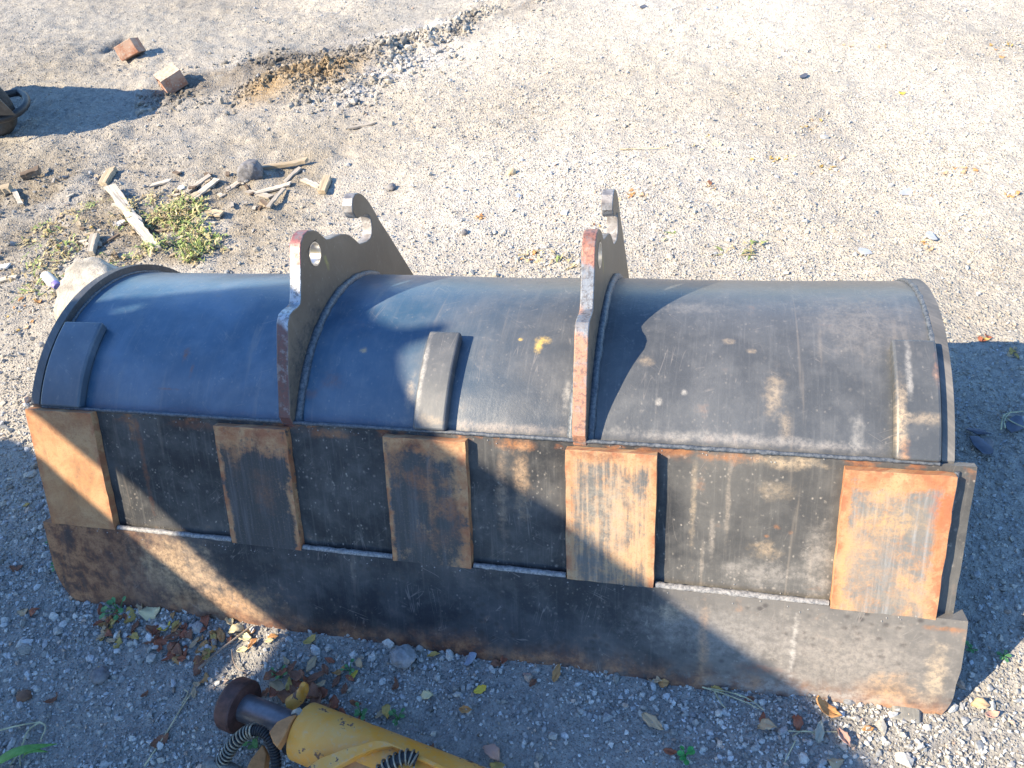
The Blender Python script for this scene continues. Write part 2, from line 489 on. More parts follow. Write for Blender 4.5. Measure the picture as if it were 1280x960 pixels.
def scatter(name, pos, size, col, base='ico', mat=None, flat=.62, sink=.25, label=None):
    bv, bf = (ico_v, ico_f) if base == 'ico' else (OC, OF)
    n = len(pos); k = len(bv)
    q_ = rng.normal(size=(n, 4)); q_ /= np.linalg.norm(q_, axis=1)[:, None]
    a, b, c, d = q_.T
    Rm = np.stack([1 - 2 * (c * c + d * d), 2 * (b * c - a * d), 2 * (b * d + a * c),
                   2 * (b * c + a * d), 1 - 2 * (b * b + d * d), 2 * (c * d - a * b),
                   2 * (b * d - a * c), 2 * (c * d + a * b), 1 - 2 * (b * b + c * c)], -1).reshape(n, 3, 3)
    sc = np.stack([np.ones(n), rng.uniform(.55, 1, n), rng.uniform(.45, .85, n)], -1)
    V = bv[None] * (1 + rng.uniform(-.38, .38, (n, k, 1))) * sc[:, None, :]
    V = np.einsum('nij,nkj->nki', Rm, V) * size[:, None, None]
    V[:, :, 2] *= flat / .62
    V += pos[:, None, :]
    V[:, :, 2] += (size * (.5 - sink))[:, None]
    F = (bf[None] + (np.arange(n) * k)[:, None, None]).reshape(-1, 3)
    me = bpy.data.meshes.new(name)
    me.vertices.add(n * k); me.vertices.foreach_set('co', V.astype(np.float32).ravel())
    me.loops.add(F.size); me.loops.foreach_set('vertex_index', F.ravel().astype(np.int32))
    me.polygons.add(len(F)); me.polygons.foreach_set('loop_start', np.arange(0, F.size, 3, dtype=np.int32)); me.polygons.foreach_set('use_smooth', np.zeros(len(F), dtype=bool))
    me.update(calc_edges=True)
    ca = me.color_attributes.new('tint', 'FLOAT_COLOR', 'POINT')
    cc = np.ones((n, k, 4), dtype=np.float32); cc[:, :, :3] = col[:, None, :]
    ca.data.foreach_set('color', cc.ravel())
    o = link(name, me, mat)
    tag(o, label, None, None, 'stuff')
    return o

m = NT('stone')
P = m.obj(); att = m.node('ShaderNodeAttribute', {'attribute_name': 'tint'}).outputs[0]
nn = m.noise(P, 260, 4, .7)
STONE_MAT = m.out(m.mix(m.step(nn, .3, .7), m.mix(1.0, att, (0.72, 0.72, 0.73), 'MULTIPLY'), m.mix(1.0, att, (1.2, 1.2, 1.18), 'MULTIPLY')), .85, m.bump(nn, .5, .002), spec=.3)

def sample(n, dens):
    """n random ground points by rejection with density dens(x, y) in 0..1"""
    out = []
    while sum(map(len, out)) < n:
        X = rng.uniform(-4.2, 3.6, 200000); Y = rng.uniform(-.75, 5.2, 200000)
        k = rng.random(200000) < dens(X, Y)
        inside = (X > .09) & (X < 1.85) & (Y > .07) & (Y < .8)
        k &= ~inside
        out.append(np.stack([X[k], Y[k]], -1))
    p = np.concatenate(out)[:n]
    return p

def view_w(X, Y):                            # nearer the bucket there is more to tell apart
    d = np.hypot(X - 1.1, np.maximum(Y, 0) * .9 + .35)
    w = np.clip(1.0 / (.4 + d * d * .26), 0, 1)
    # the sight of the camera widens with distance
    return w

def stone_cols(P2, k=1.0, jitter=.35):
    base = tint(P2[:, 0], P2[:, 1])
    fgk = np.clip((0.25 - P2[:, 1]) / .3, 0, 1)[:, None]
    base = base * (1 - .75 * fgk) + np.array([.40, .388, .365]) * .75 * fgk
    n = len(P2)
    jt = jitter * (1 - .55 * np.clip((P2[:, 1] - .3) / .8, 0, 1))
    L = (1 + rng.uniform(-1, .85, n) * jt)[:, None]
    hue = rng.random(n)
    c = base * L * k
    mn = c.mean(1)[:, None]
    c = np.where((hue < .40)[:, None], mn * np.array([.99, 1.0, 1.01]), c)
    c = np.where((hue > .965)[:, None], mn * np.array([1.25, .95, .75]), c)
    return np.clip(c, .03, .68)

def put_z(p2): return np.concatenate([p2, height(p2[:, 0], p2[:, 1])[:, None]], 1)

p = sample(135000, lambda X, Y: np.clip(view_w(X, Y) * (.12 + .88 * np.clip(.45 + 2.2 * fbm(X, Y, 1.9, 4, 71), 0, 1)), 0, 1))
scatter('fine_gravel', put_z(p), rng.lognormal(math.log(.0030), .34, len(p)), stone_cols(p, .95, .45), 'oct', STONE_MAT, label='fine grey and beige grit covering the yard')
def dens_mid(X, Y):
    fg = np.clip((.35 - Y) / .5, 0, 1)
    cl = np.clip(.35 + 2.4 * fbm(X, Y, 2.2, 4, 77), 0, 1)
    return np.clip(view_w(X, Y) * (.18 + .5 * fg + .75 * cl), 0, 1)
p = sample(34000, dens_mid)
scatter('gravel', put_z(p), np.clip(rng.lognormal(math.log(.0046), .34, len(p)) , .0025, .012) * (1 - .22 * np.clip(p[:, 1] - .3, 0, 1)), stone_cols(p, .97, .42), 'ico', STONE_MAT, label='grey gravel covering the yard')
p = sample(42000, lambda X, Y: np.clip((.32 - Y) / .2, 0, 1) * np.clip(.35 + 2.2 * fbm(X, Y, 5, 3, 171), .12, 1) * (np.abs(X - .9) < 2.3))
scatter('foreground_grit', put_z(p), rng.lognormal(math.log(.0030), .38, len(p)), stone_cols(p, 1.05, .7), 'oct', STONE_MAT, label='sharp grey grit in front of the bucket')
# coarse pebbles: along the cutting edge, left rough ground and here and there
def dens_big(X, Y):
    lip = np.exp(-((Y + .06) / .06) ** 2) * ((X > -.1) & (X < 2.0))
    lf = np.exp(-(seg_d(X, Y, [gw(10, 560), gw(20, 700), gw(60, 800)]) / .16) ** 2)
    lr = np.exp(-(seg_d(X, Y, [gw(0, 260), gw(60, 420)]) / .5) ** 2)
    return np.clip(.9 * lip + .5 * lf + .35 * lr + .05 * view_w(X, Y), 0, 1)
p = sample(2300, dens_big)
scatter('coarse_pebbles', put_z(p), np.clip(rng.lognormal(math.log(.0072), .32, len(p)), .004, .016), stone_cols(p, 1.05, .4), 'ico', STONE_MAT, label='coarse pebbles strewn along the foot of the bucket and the left edge of the yard')
# clods of the dug ridge and the brown heap
def dens_clod(X, Y):
    return np.clip(np.exp(-(seg_d(X, Y, RIDGE) / .17) ** 2) * np.clip(.05 + 3.5 * fbm(X, Y, 5, 3, 133), 0, 1) + .5 * np.exp(-(seg_d(X, Y, MOUND) / .11) ** 2) * np.clip(.25 + 3 * fbm(X, Y, 6, 3, 183), 0, 1) + .25 * np.exp(-(seg_d(X, Y, DARKB) / .18) ** 2) * np.clip(4 * fbm(X, Y, 4, 3, 135), 0, 1) + .12 * np.exp(-(seg_d(X, Y, LIME2) / .15) ** 2), 0, 1)
p = sample(7000, dens_clod)
scatter('dirt_clods', put_z(p), np.clip(rng.lognormal(math.log(.0052), .55, len(p)), .002, .024), np.clip(tint(p[:, 0], p[:, 1]) * rng.uniform(.45, 1.05, len(p))[:, None], .03, .5), 'ico', STONE_MAT, label='crumbled dirt clods along the dug up ridge and brown heap')

# ------------------------------------------------------------------ the bucket
S2 = Vector((0, .23984, .41531))                 # seam between the curved back and the flat bottom
E2 = Vector((0, .012, -.007))
DV = (E2 - S2).normalized()                      # down the flat bottom
NV = Vector((0, DV.z, -DV.y))                    # outward, towards the viewer
if NV.y > 0: NV = -NV
CY, CZ, CR = .487, .141, .358                    # centre and radius of the curved back
def onflat(x, v, off): return Vector((x, 0, 0)) + S2 + DV * v + NV * off

bucket = empty('excavator_bucket', (0, 0, 0))
tag(bucket, 'big worn black digger bucket lying back up with rusty wear plates and two hook ears', 'bucket')

# curved shell: a closed profile swept along x
def shell_me():
    prof = []
    a0 = 134.0
    n = 56
    for i in range(n + 1):
        a = R_(a0 + (-12 - a0) * i / n)
        prof.append((CY + CR * math.cos(a), CZ + CR * math.sin(a), CR * R_(132.0 - math.degrees(a)), 1))
    prof.append((CY + CR * .985, .01, .95, 1))
    inn = [(y, z, u, 0) for y, z, u, _ in prof]
    k = len(prof)
    inner = []
    for i in range(k):
        if i <= n:
            a = R_(a0 + (-12 - a0) * i / n)
            inner.append((CY + (CR - .014) * math.cos(a), CZ + (CR - .014) * math.sin(a), prof[i][2], 0))
        else: inner.append((prof[i][0] - .014, prof[i][1], prof[i][2], 0))
    loop = prof + inner[::-1]
    xs_ = np.linspace(.058, 1.868, 110)
    vs, uv, fs = [], [], []
    K = len(loop)
    for x in xs_:
        for (y, z, u, o) in loop:
            if o:
                ry, rz = y - CY, z - CZ; L = math.hypot(ry, rz)
                dd = .0030 * float(fbm(np.array([x * 1.0]), np.array([u]), 5.5, 3, 91)[0]) + .0036 * float(fbm(np.array([x]), np.array([u * .7]), 1.7, 2, 95)[0])
                y += ry / L * dd; z += rz / L * dd
            vs.append((x, y, z)); uv.append((x, u))
    for i in range(len(xs_) - 1):
        for j in range(K):
            j2 = (j + 1) % K
            fs.append((i * K + j, i * K + j2, (i + 1) * K + j2, (i + 1) * K + j))
    me = mesh('shell', vs, fs, uv, True)
    bm = bmesh.new(); bm.from_mesh(me); bmesh.ops.recalc_face_normals(bm, faces=bm.faces); bm.to_mesh(me); bm.free()
    me.set_sharp_from_angle(angle=R_(35))
    return me

T_ = (0.50, 0.38, 0.25); TW = (0.45, 0.42, 0.38)
shell_mat = steel('shell_paint_sky_tint', base=(.034, .078, .130), dust=.27, dustcol=(.24, .235, .23), rust=.09, rough=.30, speckle=.24, streaks=.55, scratches=.55, bump=.5, worn=(.70, 1.25, (.060, .061, .063), .92), blobs=[  # sky sheen of the shaded left and neutral sunlit right put into the colour
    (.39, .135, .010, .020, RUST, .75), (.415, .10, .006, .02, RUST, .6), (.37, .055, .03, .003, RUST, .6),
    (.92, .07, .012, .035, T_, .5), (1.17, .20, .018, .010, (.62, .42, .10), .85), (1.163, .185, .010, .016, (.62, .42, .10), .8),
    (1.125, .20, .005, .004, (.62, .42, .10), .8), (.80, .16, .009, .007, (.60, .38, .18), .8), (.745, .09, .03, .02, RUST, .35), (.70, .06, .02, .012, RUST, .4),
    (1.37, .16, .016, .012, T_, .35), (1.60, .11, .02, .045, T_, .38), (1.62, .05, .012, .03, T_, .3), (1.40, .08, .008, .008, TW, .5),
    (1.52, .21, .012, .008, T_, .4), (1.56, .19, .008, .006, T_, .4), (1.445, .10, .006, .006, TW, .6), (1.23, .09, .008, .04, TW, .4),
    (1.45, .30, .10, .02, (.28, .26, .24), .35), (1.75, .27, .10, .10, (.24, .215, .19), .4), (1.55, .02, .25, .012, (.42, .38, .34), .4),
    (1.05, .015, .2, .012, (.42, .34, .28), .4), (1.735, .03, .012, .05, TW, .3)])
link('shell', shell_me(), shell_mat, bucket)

# flat bottom plate (outer layer whose upper rim makes the crease)
base_mat = steel('base_plate_paint_lit_right', base=(.027, .028, .031), dust=.30, dustcol=(.25, .235, .21), rust=.15, rust_top=0.0, worn=(1.35, 1.55, (.066, .065, .064), .8), rough=.6, spec=.22, speckle=.7, streaks=.7, scratches=.55, bump=.35, blobs=[  # sunlit right end painted lighter than the shaded rest
    (.285, .03, .018, .03, RUST_O, .6), (.30, .12, .008, .12, RUST, .6), (.45, .02, .05, .012, RUST, .5),
    (.76, .018, .05, .012, RUST_O, .6), (.72, .015, .03, .01, RUST, .5), (1.14, .015, .04, .014, RUST_O, .8), (1.15, .09, .018, .09, (.42, .28, .17), .6), (1.11, .12, .014, .1, (.36, .26, .18), .5),
    (1.52, .012, .08, .010, RUST_O, .7), (1.62, .015, .06, .014, T_, .65), (1.47, .10, .006, .10, T_, .4), (1.53, .09, .005, .10, (.36, .30, .24), .45), (1.505, .17, .006, .05, (.36, .31, .26), .45), (1.49, .23, .004, .05, (.36, .30, .24), .4),
    (1.61, .07, .035, .02, T_, .28), (1.60, .19, .025, .02, (.46, .34, .22), .5), (1.615, .14, .006, .006, RUST_O, .7), (1.60, .16, .005, .004, RUST_O, .6), (1.64, .15, .005, .005, RUST_O, .6),
    (1.60, .24, .10, .03, (.33, .30, .27), .5), (1.69, .20, .03, .08, (.36, .32, .28), .5)])
def plate_box(name, x0, x1, v0, v1, off0, off1, mat, parent, rag=0.0, seed=0, nseg=1, r=.004, bw=.0025):
    """plate lying on the flat bottom, its rim slightly ragged"""
    pts = []
    def edge(a, b, n):
        return [(a[0] + (b[0] - a[0]) * i / n, a[1] + (b[1] - a[1]) * i / n) for i in range(n)]
    n = max(2, int((x1 - x0) / .02)) if rag else 1
    nv = max(2, int((v1 - v0) / .02)) if rag else 1
    pts = edge((x0, v0), (x1, v0), n) + edge((x1, v0), (x1, v1), nv) + edge((x1, v1), (x0, v1), n) + edge((x0, v1), (x0, v0), nv)
    if rag:
        rr = random.Random(seed)
        pts = [(a + rr.uniform(-rag, rag), b + rr.uniform(-rag, rag)) for a, b in pts]
    me = extrude_poly(name, pts, lambda a, b, t: onflat(a, b, t), off0, off1)
    o = link(name, me, mat, parent)
    return bevel(o, bw, 2, 50)
side_mat = steel('base_plate_rim', base=(.10, .10, .10), dust=.6, dustcol=(.32, .30, .27), rust=.25, rough=.6, speckle=.2, streaks=0, scratches=.2)
plate_box('base_plate', .034, 1.918, 0.0, .30, -.016, 0.0, [base_mat, side_mat], bucket, .0006, 3)

# cutting edge plate with rounded lower corners and a worn wavy rim
def lip_pts():
    v0, v1, x0, x1 = .280, .512, .004, 1.937
    pts = [(x0, v0)]
    n = 96
    top = [(x0 + (x1 - x0) * i / n, v0 + random.uniform(-.0006, .0006)) for i in range(n + 1)]
    pts = top
    pts += [(x1 + .001, v0 + .02), (x1 + .002, v0 + .10), (x1 - .002, v1 - .10)]
    for a in range(0, 91, 10):
        pts.append((x1 - .060 + .060 * math.cos(R_(a)) - .002, v1 - .085 + .078 * math.sin(R_(a))))
    for i in range(1, 70):
        x = x1 - .066 - (x1 - x0 - .165) * i / 70
        pts.append((x, v1 - .004 + .010 * float(fbm(np.array([x]), np.array([0.]), 3.2, 4, 101)[0]) - .006 * math.sin(math.pi * (x - x0) / (x1 - x0))))
    for a in range(90, 181, 8):
        pts.append((x0 + .066 + .066 * math.cos(R_(a)), v1 - .125 + .105 * math.sin(R_(a))))
    pts += [(x0, v1 - .17)]
    return pts
lip_mat = steel('cutting_edge_steel', base=(.024, .026, .031), dust=.24, dustcol=(.26, .24, .215), rust=.16, rough=.58, spec=.25, rustcols=((.15, .060, .033), (.44, .22, .105), (.075, .032, .027)), worn=(1.30, 1.6, (.14, .13, .12), .85), speckle=.35, streaks=.5, scratches=.9, bump=.6, pits=.75,
    rust_bottom=(.42, .50, .75), left_rust=(.0, .50, .80), blobs=[
    (.34, .36, .10, .09, (.44, .31, .19), .75), (.50, .43, .10, .05, (.46, .29, .16), .7), (.42, .40, .06, .10, (.42, .30, .20), .5), (1.75, .39, .20, .09, (.33, .29, .25), .6), (1.52, .36, .16, .06, (.27, .25, .23), .65), (1.83, .45, .05, .05, (.44, .27, .14), .7), (1.90, .40, .02, .07, T_, .6),  # first three tan patches paint the sunlit wedge over the left rust
    (1.86, .475, .06, .02, RUST_O, .6), (1.50, .40, .012, .10, (.42, .25, .14), .6), (1.60, .43, .04, .012, RUST, .55), (1.44, .33, .03, .02, T_, .5),
    (1.70, .47, .20, .02, (.40, .36, .32), .5), (.38, .44, .10, .03, (.42, .24, .12), .5), (1.90, .30, .04, .006, RUST_O, .7), (1.66, .38, .006, .08, TW, .6)])
me = extrude_poly('cutting_edge', lip_pts(), lambda a, b, t: onflat(a, b, t), -.018, .0174, sharp=30)
bevel(link('cutting_edge', me, [lip_mat, lip_mat], bucket), .003, 2, 50)
# small steel wedge under the right corner
c = gp(1133, 903)
vs = []
wm = extrude_poly('edge_wedge', [(-.026, -.008), (.022, -.010), (.026, .012), (.02, .03), (-.022, .03)], lambda a, b, t: Vector((c[0] + a, c[1] + b * 1.0 + .008, t)), -.02, .008)
bevel(link('edge_wedge', wm, [steel('wedge_steel', base=(.12, .12, .11), dust=.8, dustcol=(.42, .39, .34), rust=.2, rough=.7)] * 2, bucket), .004, 2)

# five wear plates
WP = [(.030, .203, .0, .280), (.503, .668, .009, .281), (.878, 1.046, .009, .281), (1.238, 1.404, .010, .281), (1.716, 1.886, .012, .283)]
WL = ['orange brown rusted wear plate with a smooth face', 'wear plate still mostly black with rust along its top', 'blackened wear plate flaking to rust at top and right rim',
      'pale orange wear plate with fine vertical rubbing marks and a red rim', 'orange wear plate worn grey towards its lower left']
WM = [
    wear('wear_rust_smooth', WP[0], .84, pale=.1, dark=(.14, .08, .05), edge=.02, top=.02, right=.02, seed=1.3, streak=.25, blobs=[(.12, .17, .09, .12, (.46, .27, .12), .35), (.13, .03, .1, .04, RUST, .5), (.1, .26, .09, .03, RUST, .5)]),
    wear('wear_rust_black', WP[1], .43, pale=.2, edge=.02, top=.11, right=.022, seed=4.1, streak=.30, blobs=[(.54, .05, .02, .06, RUST_O, .6), (.60, .035, .012, .035, RUST_D, .6), (.63, .03, .03, .03, (.24, .07, .03), .6), (.53, .02, .03, .02, (.24, .07, .03), .7), (.60, .15, .03, .05, (.16, .08, .05), .6)]),
    wear('wear_rust_flaking', WP[2], .48, pale=.2, edge=.016, top=.06, right=.04, seed=7.7, streak=.05, blobs=[(.95, .10, .035, .035, (.27, .10, .04), .7), (1.0, .15, .03, .03, (.30, .12, .05), .7), (.97, .22, .05, .03, (.16, .08, .05), .6), (.90, .06, .02, .05, RUST_O, .65), (.935, .02, .03, .018, RUST_D, .7), (.97, .13, .012, .1, RUST_O, .6), (1.0, .10, .018, .02, RUST_O, .6), (1.02, .17, .02, .06, RUST, .5)]),
    wear('wear_rust_pale', WP[3], .65, dark=(.10, .095, .09), pale=.85, edge=.02, top=.03, right=.018, seed=2.9, streak=.55, blobs=[(1.31, .13, .06, .10, (.30, .27, .22), .6), (1.30, .02, .06, .012, RUST_D, .5)]),
    wear('wear_rust_worn', WP[4], .635, dark=(.15, .145, .135), pale=.3, edge=.02, top=.05, right=.035, seed=9.4, streak=.12, blobs=[(1.77, .19, .06, .07, (.19, .18, .165), .85), (1.83, .25, .05, .03, (.24, .21, .17), .6), (1.80, .10, .06, .04, (.50, .31, .14), .6), (1.87, .07, .02, .05, (.36, .10, .04), .6), (1.73, .20, .012, .09, (.46, .28, .12), .8)]),
]
for i, b in enumerate(WP):
    o = plate_box('wear_plate', b[0], b[1], b[2], b[3], .0008, .0185, [WM[i], WM[i]], bucket, .0010, 20 + i, bw=.004)
    o['label'] = WL[i]

# three curved straps on the shell
def strap(x0, x1, a_top, mat, slant=0.0, t=.024):
    vs, uv, fs = [], [], []
    A = 15; X = 6
    def pt(x, a, r): return (x, CY + r * math.cos(R_(a)), CZ + r * math.sin(R_(a)))
    grid = []
    for k in range(2):
        for i in range(A + 1):
            a = 131.5 + (a_top - 131.5) * i / A
            for j in range(X + 1):
                x = x0 + (x1 - x0) * j / X
                r = CR + (.001 if k == 0 else t)
                sh = slant * i / A
                grid.append(pt(x + sh, a, r)); uv.append((x, CR * R_(132 - a)))
    n = (A + 1) * (X + 1)
    def id_(k, i, j): return k * n + i * (X + 1) + j
    for i in range(A):
        for j in range(X):
            fs.append((id_(1, i, j), id_(1, i, j + 1), id_(1, i + 1, j + 1), id_(1, i + 1, j)))
            fs.append((id_(0, i + 1, j), id_(0, i + 1, j + 1), id_(0, i, j + 1), id_(0, i, j)))
    for i in range(A):
        for j in (0, X):
            fs.append((id_(0, i, j), id_(0, i + 1, j), id_(1, i + 1, j), id_(1, i, j)))
    for j in range(X):
        for i in (0, A):
            fs.append((id_(0, i, j), id_(0, i, j + 1), id_(1, i, j + 1), id_(1, i, j)))
    me = mesh('strap', grid, fs, uv, True)
    bm = bmesh.new(); bm.from_mesh(me); bmesh.ops.recalc_face_normals(bm, faces=bm.faces); bm.to_mesh(me); bm.free()
    me.set_sharp_from_angle(angle=R_(35))
    return bevel(link('strap', me, mat, bucket), .005, 3, 50)
strap_mat = steel('strap_paint_sky_tint', worn=(.5, .9, (.055, .058, .062), .9), base=(.045, .072, .105), dust=.30, dustcol=(.22, .21, .20), rust=.08, rough=.42, speckle=.3, streaks=.3, scratches=.5, blobs=[  # bluer left strap carries the shaded shell's sky tint in its colour
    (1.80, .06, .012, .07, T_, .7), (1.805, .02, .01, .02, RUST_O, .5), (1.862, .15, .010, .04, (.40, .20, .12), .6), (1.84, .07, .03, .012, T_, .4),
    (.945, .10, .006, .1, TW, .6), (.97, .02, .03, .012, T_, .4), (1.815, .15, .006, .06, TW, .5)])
strap(.064, .166, 101.0, strap_mat, .0)
strap(.938, 1.004, 100.5, strap_mat, .004)
strap(1.792, 1.862, 98.5, strap_mat, .0)

# end plates
def end_plate(x0, x1, ro, mat):
    pts = []
    for i in range(41):
        a = 131.0 + (-5 - 131.0) * i / 40
        pts.append((CY + (CR + ro) * math.cos(R_(a)), CZ + (CR + ro) * math.sin(R_(a))))
    pts += [(CY + CR + ro, .008), (.10, .008), (.055, .03), (.245, .36)]
    me = extrude_poly('end_plate', pts, lambda a, b, t: Vector((t, a, b)), x0, x1, sharp=30)
    return bevel(link('end_plate', me, mat, bucket), .003, 2, 40)
end_mat = steel('end_plate_paint', base=(.035, .036, .04), dust=.3, rust=.15, rough=.5, speckle=.3)
end_rim = steel('end_plate_rim', base=(.06, .06, .06), dust=.45, dustcol=(.30, .27, .24), rust=.2, rough=.6, speckle=.2)
end_plate(.038, .060, .021, [end_mat, end_mat])
end_plate(1.866, 1.886, .006, [end_mat, end_rim])

# weld beads
weld_mat = NT('weld_bead'); P = weld_mat.obj(); nz = weld_mat.noise(P, 160, 4, .7)
weld_mat = weld_mat.out(weld_mat.mix(weld_mat.step(nz, .35, .65), (.12, .12, .125), (.30, .29, .28)), .6, weld_mat.bump(nz, .35, .001), spec=.5)
weld_dark = NT('weld_bead_dark'); P = weld_dark.obj(); nz = weld_dark.noise(P, 160, 4, .7)
weld_dark = weld_dark.out(weld_dark.mix(weld_dark.step(nz, .35, .65), (.035, .045, .06), (.11, .12, .135)), .5, weld_dark.bump(nz, .35, .001), spec=.5)
def bead(fn, a, b, rad, mat, step=.006):
    n = max(4, int(abs(b - a) / step))
    pts, rr = [], []
    for i in range(n + 1):
        t = a + (b - a) * i / n
        pts.append(fn(t) + Vector((random.uniform(-1, 1), random.uniform(-1, 1), random.uniform(-1, 1))) * .0006)
        rr.append(rad * random.uniform(.9, 1.07) * (1 + .18 * float(fbm(np.array([t * 1.0]), np.array([rad]), 9, 3, 141)[0])))
    link('weld_bead', tube('weld_bead', pts, rr, 8, .05), mat, bucket)
bead(lambda t: onflat(t, -.002, .001), .062, 1.862, .0042, weld_dark, .008)
spat = []
for k in range(240):
    x_ = random.uniform(.08, 1.86); v_ = random.choice([random.uniform(-.004, .016), random.uniform(.262, .30)])
    inside_plate = any(b0 - .005 < x_ < b1 + .005 for b0, b1 in ((.03, .203), (.503, .668), (.878, 1.046), (1.238, 1.404), (1.716, 1.886)))
    if v_ < .28 and inside_plate and v_ > .005: continue
    spat.append(onflat(x_, v_, .0175 if v_ > .28 else .0005))
vs_, fs_ = [], []
for c_ in spat:
    r_ = random.uniform(.0008, .0022); b_ = len(vs_)
    vs_ += [c_ + Vector(p_) * r_ for p_ in OC.tolist()]; fs_ += [tuple(int(i) + b_ for i in f_) for f_ in OF]
o = link('weld_spatter', mesh('weld_spatter', vs_, fs_), weld_mat, bucket); o['kind'] = 'stuff'
gaps = [(.206, .500), (.671, .875), (1.049, 1.235), (1.407, 1.713)]
for g in gaps: bead(lambda t: onflat(t, .278, .0105), g[0], g[1], .0064, weld_mat, .009)
bead(lambda t: Vector((1.864, CY + (CR + .003) * math.cos(R_(t)), CZ + (CR + .001) * math.sin(R_(t)))), 98, 20, .0055, weld_dark, 1.2)
bead(lambda t: Vector((.0615, CY + (CR + .002) * math.cos(R_(t)), CZ + (CR + .002) * math.sin(R_(t)))), 99, 20, .004, weld_dark, 1.2)
bead(lambda t: Vector((1.8885, CY + .0, 0)) + S2 * 0 + Vector((0, onflat(0, t, .002).y - CY, onflat(0, t, .002).z)), .01, .275, .0042, weld_dark, .007)

# two mounting ears with hooks
EAR = [(.236, .400), (.236, .436), (.266, .474), (.297, .516), (.330, .553), (.356, .583), (.372, .590), (.388, .588), (.404, .582), (.417, .580), (.427, .588), (.448, .611), (.471, .638),
       (.484, .655), (.499, .669), (.520, .675), (.540, .671), (.559, .659), (.573, .645), (.583, .627), (.592, .612), (.606, .603), (.631, .592), (.655, .580), (.675, .566), (.690, .552), (.704, .531), (.718, .508),
       (.735, .498), (.755, .488), (.773, .483), (.788, .485), (.799, .496), (.806, .510), (.806, .523), (.798, .534), (.784, .543), (.766, .550), (.750, .556), (.740, .567), (.736, .582), (.742, .596), (.756, .606), (.774, .607), (.790, .599),
       (.804, .586), (.820, .562), (.832, .534), (.844, .494), (.857, .460), (.872, .424), (.905, .335), (.941, .242), (.965, .17), (.955, .12), (.90, .09), (.825, .08), (.80, .20), (.70, .36), (.55, .44), (.38, .43), (.30, .39), (.26, .36)]
HOLE = [(.5315 + .0250 * math.cos(R_(a)), .6180 + .0250 * math.sin(R_(a))) for a in range(0, 360, 15)]
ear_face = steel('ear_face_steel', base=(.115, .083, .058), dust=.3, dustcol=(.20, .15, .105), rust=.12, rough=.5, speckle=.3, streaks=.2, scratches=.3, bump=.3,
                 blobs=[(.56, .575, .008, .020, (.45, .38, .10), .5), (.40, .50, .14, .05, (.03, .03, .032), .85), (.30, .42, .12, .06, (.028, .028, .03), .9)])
def rim_mat(name, lower, upper, tip):
    m = NT(name)
    uv = m.uv(); s = m.sep(uv); P = m.obj()
    nz = m.noise(P, 60, 5, .65); fn_ = m.noise(P, 260, 4, .7)
    zz = m.add(s[1], m.mul(m.sub(nz, .5), .03))
    col = m.mix(m.step(zz, .578, .588), lower, upper)
    col = m.mix(m.mul(m.step(zz, .640, .650), m.step(s[0], .60, .56)), col, tip)
    col = m.mix(m.mul(m.step(fn_, .5, .7), .5), col, (.12, .10, .09))
    far = m.step(s[0], .60, .64)
    col = m.mix(far, col, m.mix(m.step(nz, .4, .6), (.20, .18, .17), (.42, .40, .38)))
    col = m.mix(m.mul(m.step(m.noise(P, 120, 5, .7), .48, .60), .6), col, (.07, .06, .06))
    col = m.mix(m.mul(m.step(m.noise(P, 45, 5, .7), .52, .62), .6), col, (.24, .22, .21))
    return m.out(col, .42, m.bump(m.add(nz, m.mul(fn_, .4)), .3, .002), metal=m.mul(m.step(zz, .578, .588), .45), spec=.5)
rimA = rim_mat('ear_rim_bare', (.13, .058, .052), (.40, .42, .44), (.34, .13, .12))
rimB = rim_mat('ear_rim_rusty', (.38, .19, .12), (.20, .22, .25), (.38, .17, .12))
bore_mat = NT('bore_steel').out((.55, .54, .52), .3, metal=.9)
for xe, rm, lab in ((.680, rimA, 'ear with bare steel rim and a dab of red at its top'), (1.276, rimB, 'ear with orange rust along its front rim')):
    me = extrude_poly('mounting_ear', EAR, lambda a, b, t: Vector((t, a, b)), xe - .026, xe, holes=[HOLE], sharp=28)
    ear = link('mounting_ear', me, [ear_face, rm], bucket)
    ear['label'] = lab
    bevel(ear, .0022, 2, 45)
    # worn bright sleeve inside the pin hole
    n = 32; vs, fs = [], []
    for (xx, rr) in ((xe - .0265, .0252), (xe + .0006, .0252), (xe + .0006, .0228), (xe - .0265, .0228)):
        for k in range(n):
            a = 2 * math.pi * k / n
            vs.append((xx, .5315 + rr * math.cos(a), .618 + rr * math.sin(a)))
    for r_ in range(4):
        for k in range(n):
            fs.append((r_ * n + k, r_ * n + (k + 1) % n, ((r_ + 1) % 4) * n + (k + 1) % n, ((r_ + 1) % 4) * n + k))
    bm_ = mesh('bore', vs, fs, None, True, 40)
    link('pin_bore', bm_, bore_mat, ear)
    for side, xo in ((1, .004), (-1, -.030)):
        n0 = 132; n1 = 45 if side > 0 else 95
        k = 34; pts, rr = [], []
        for i in range(k + 1):
            a = R_(n0 + (n1 - n0) * i / k)
            pts.append(Vector((xe + xo, CY + (CR + .002) * math.cos(a), CZ + (CR + .002) * math.sin(a))) + Vector((random.uniform(-1, 1), 0, 0)) * .0008)
            rr.append(.0095 * random.uniform(.85, 1.1))
        link('weld_bead', tube('weld_bead', pts, rr, 8, .1), weld_dark, ear)

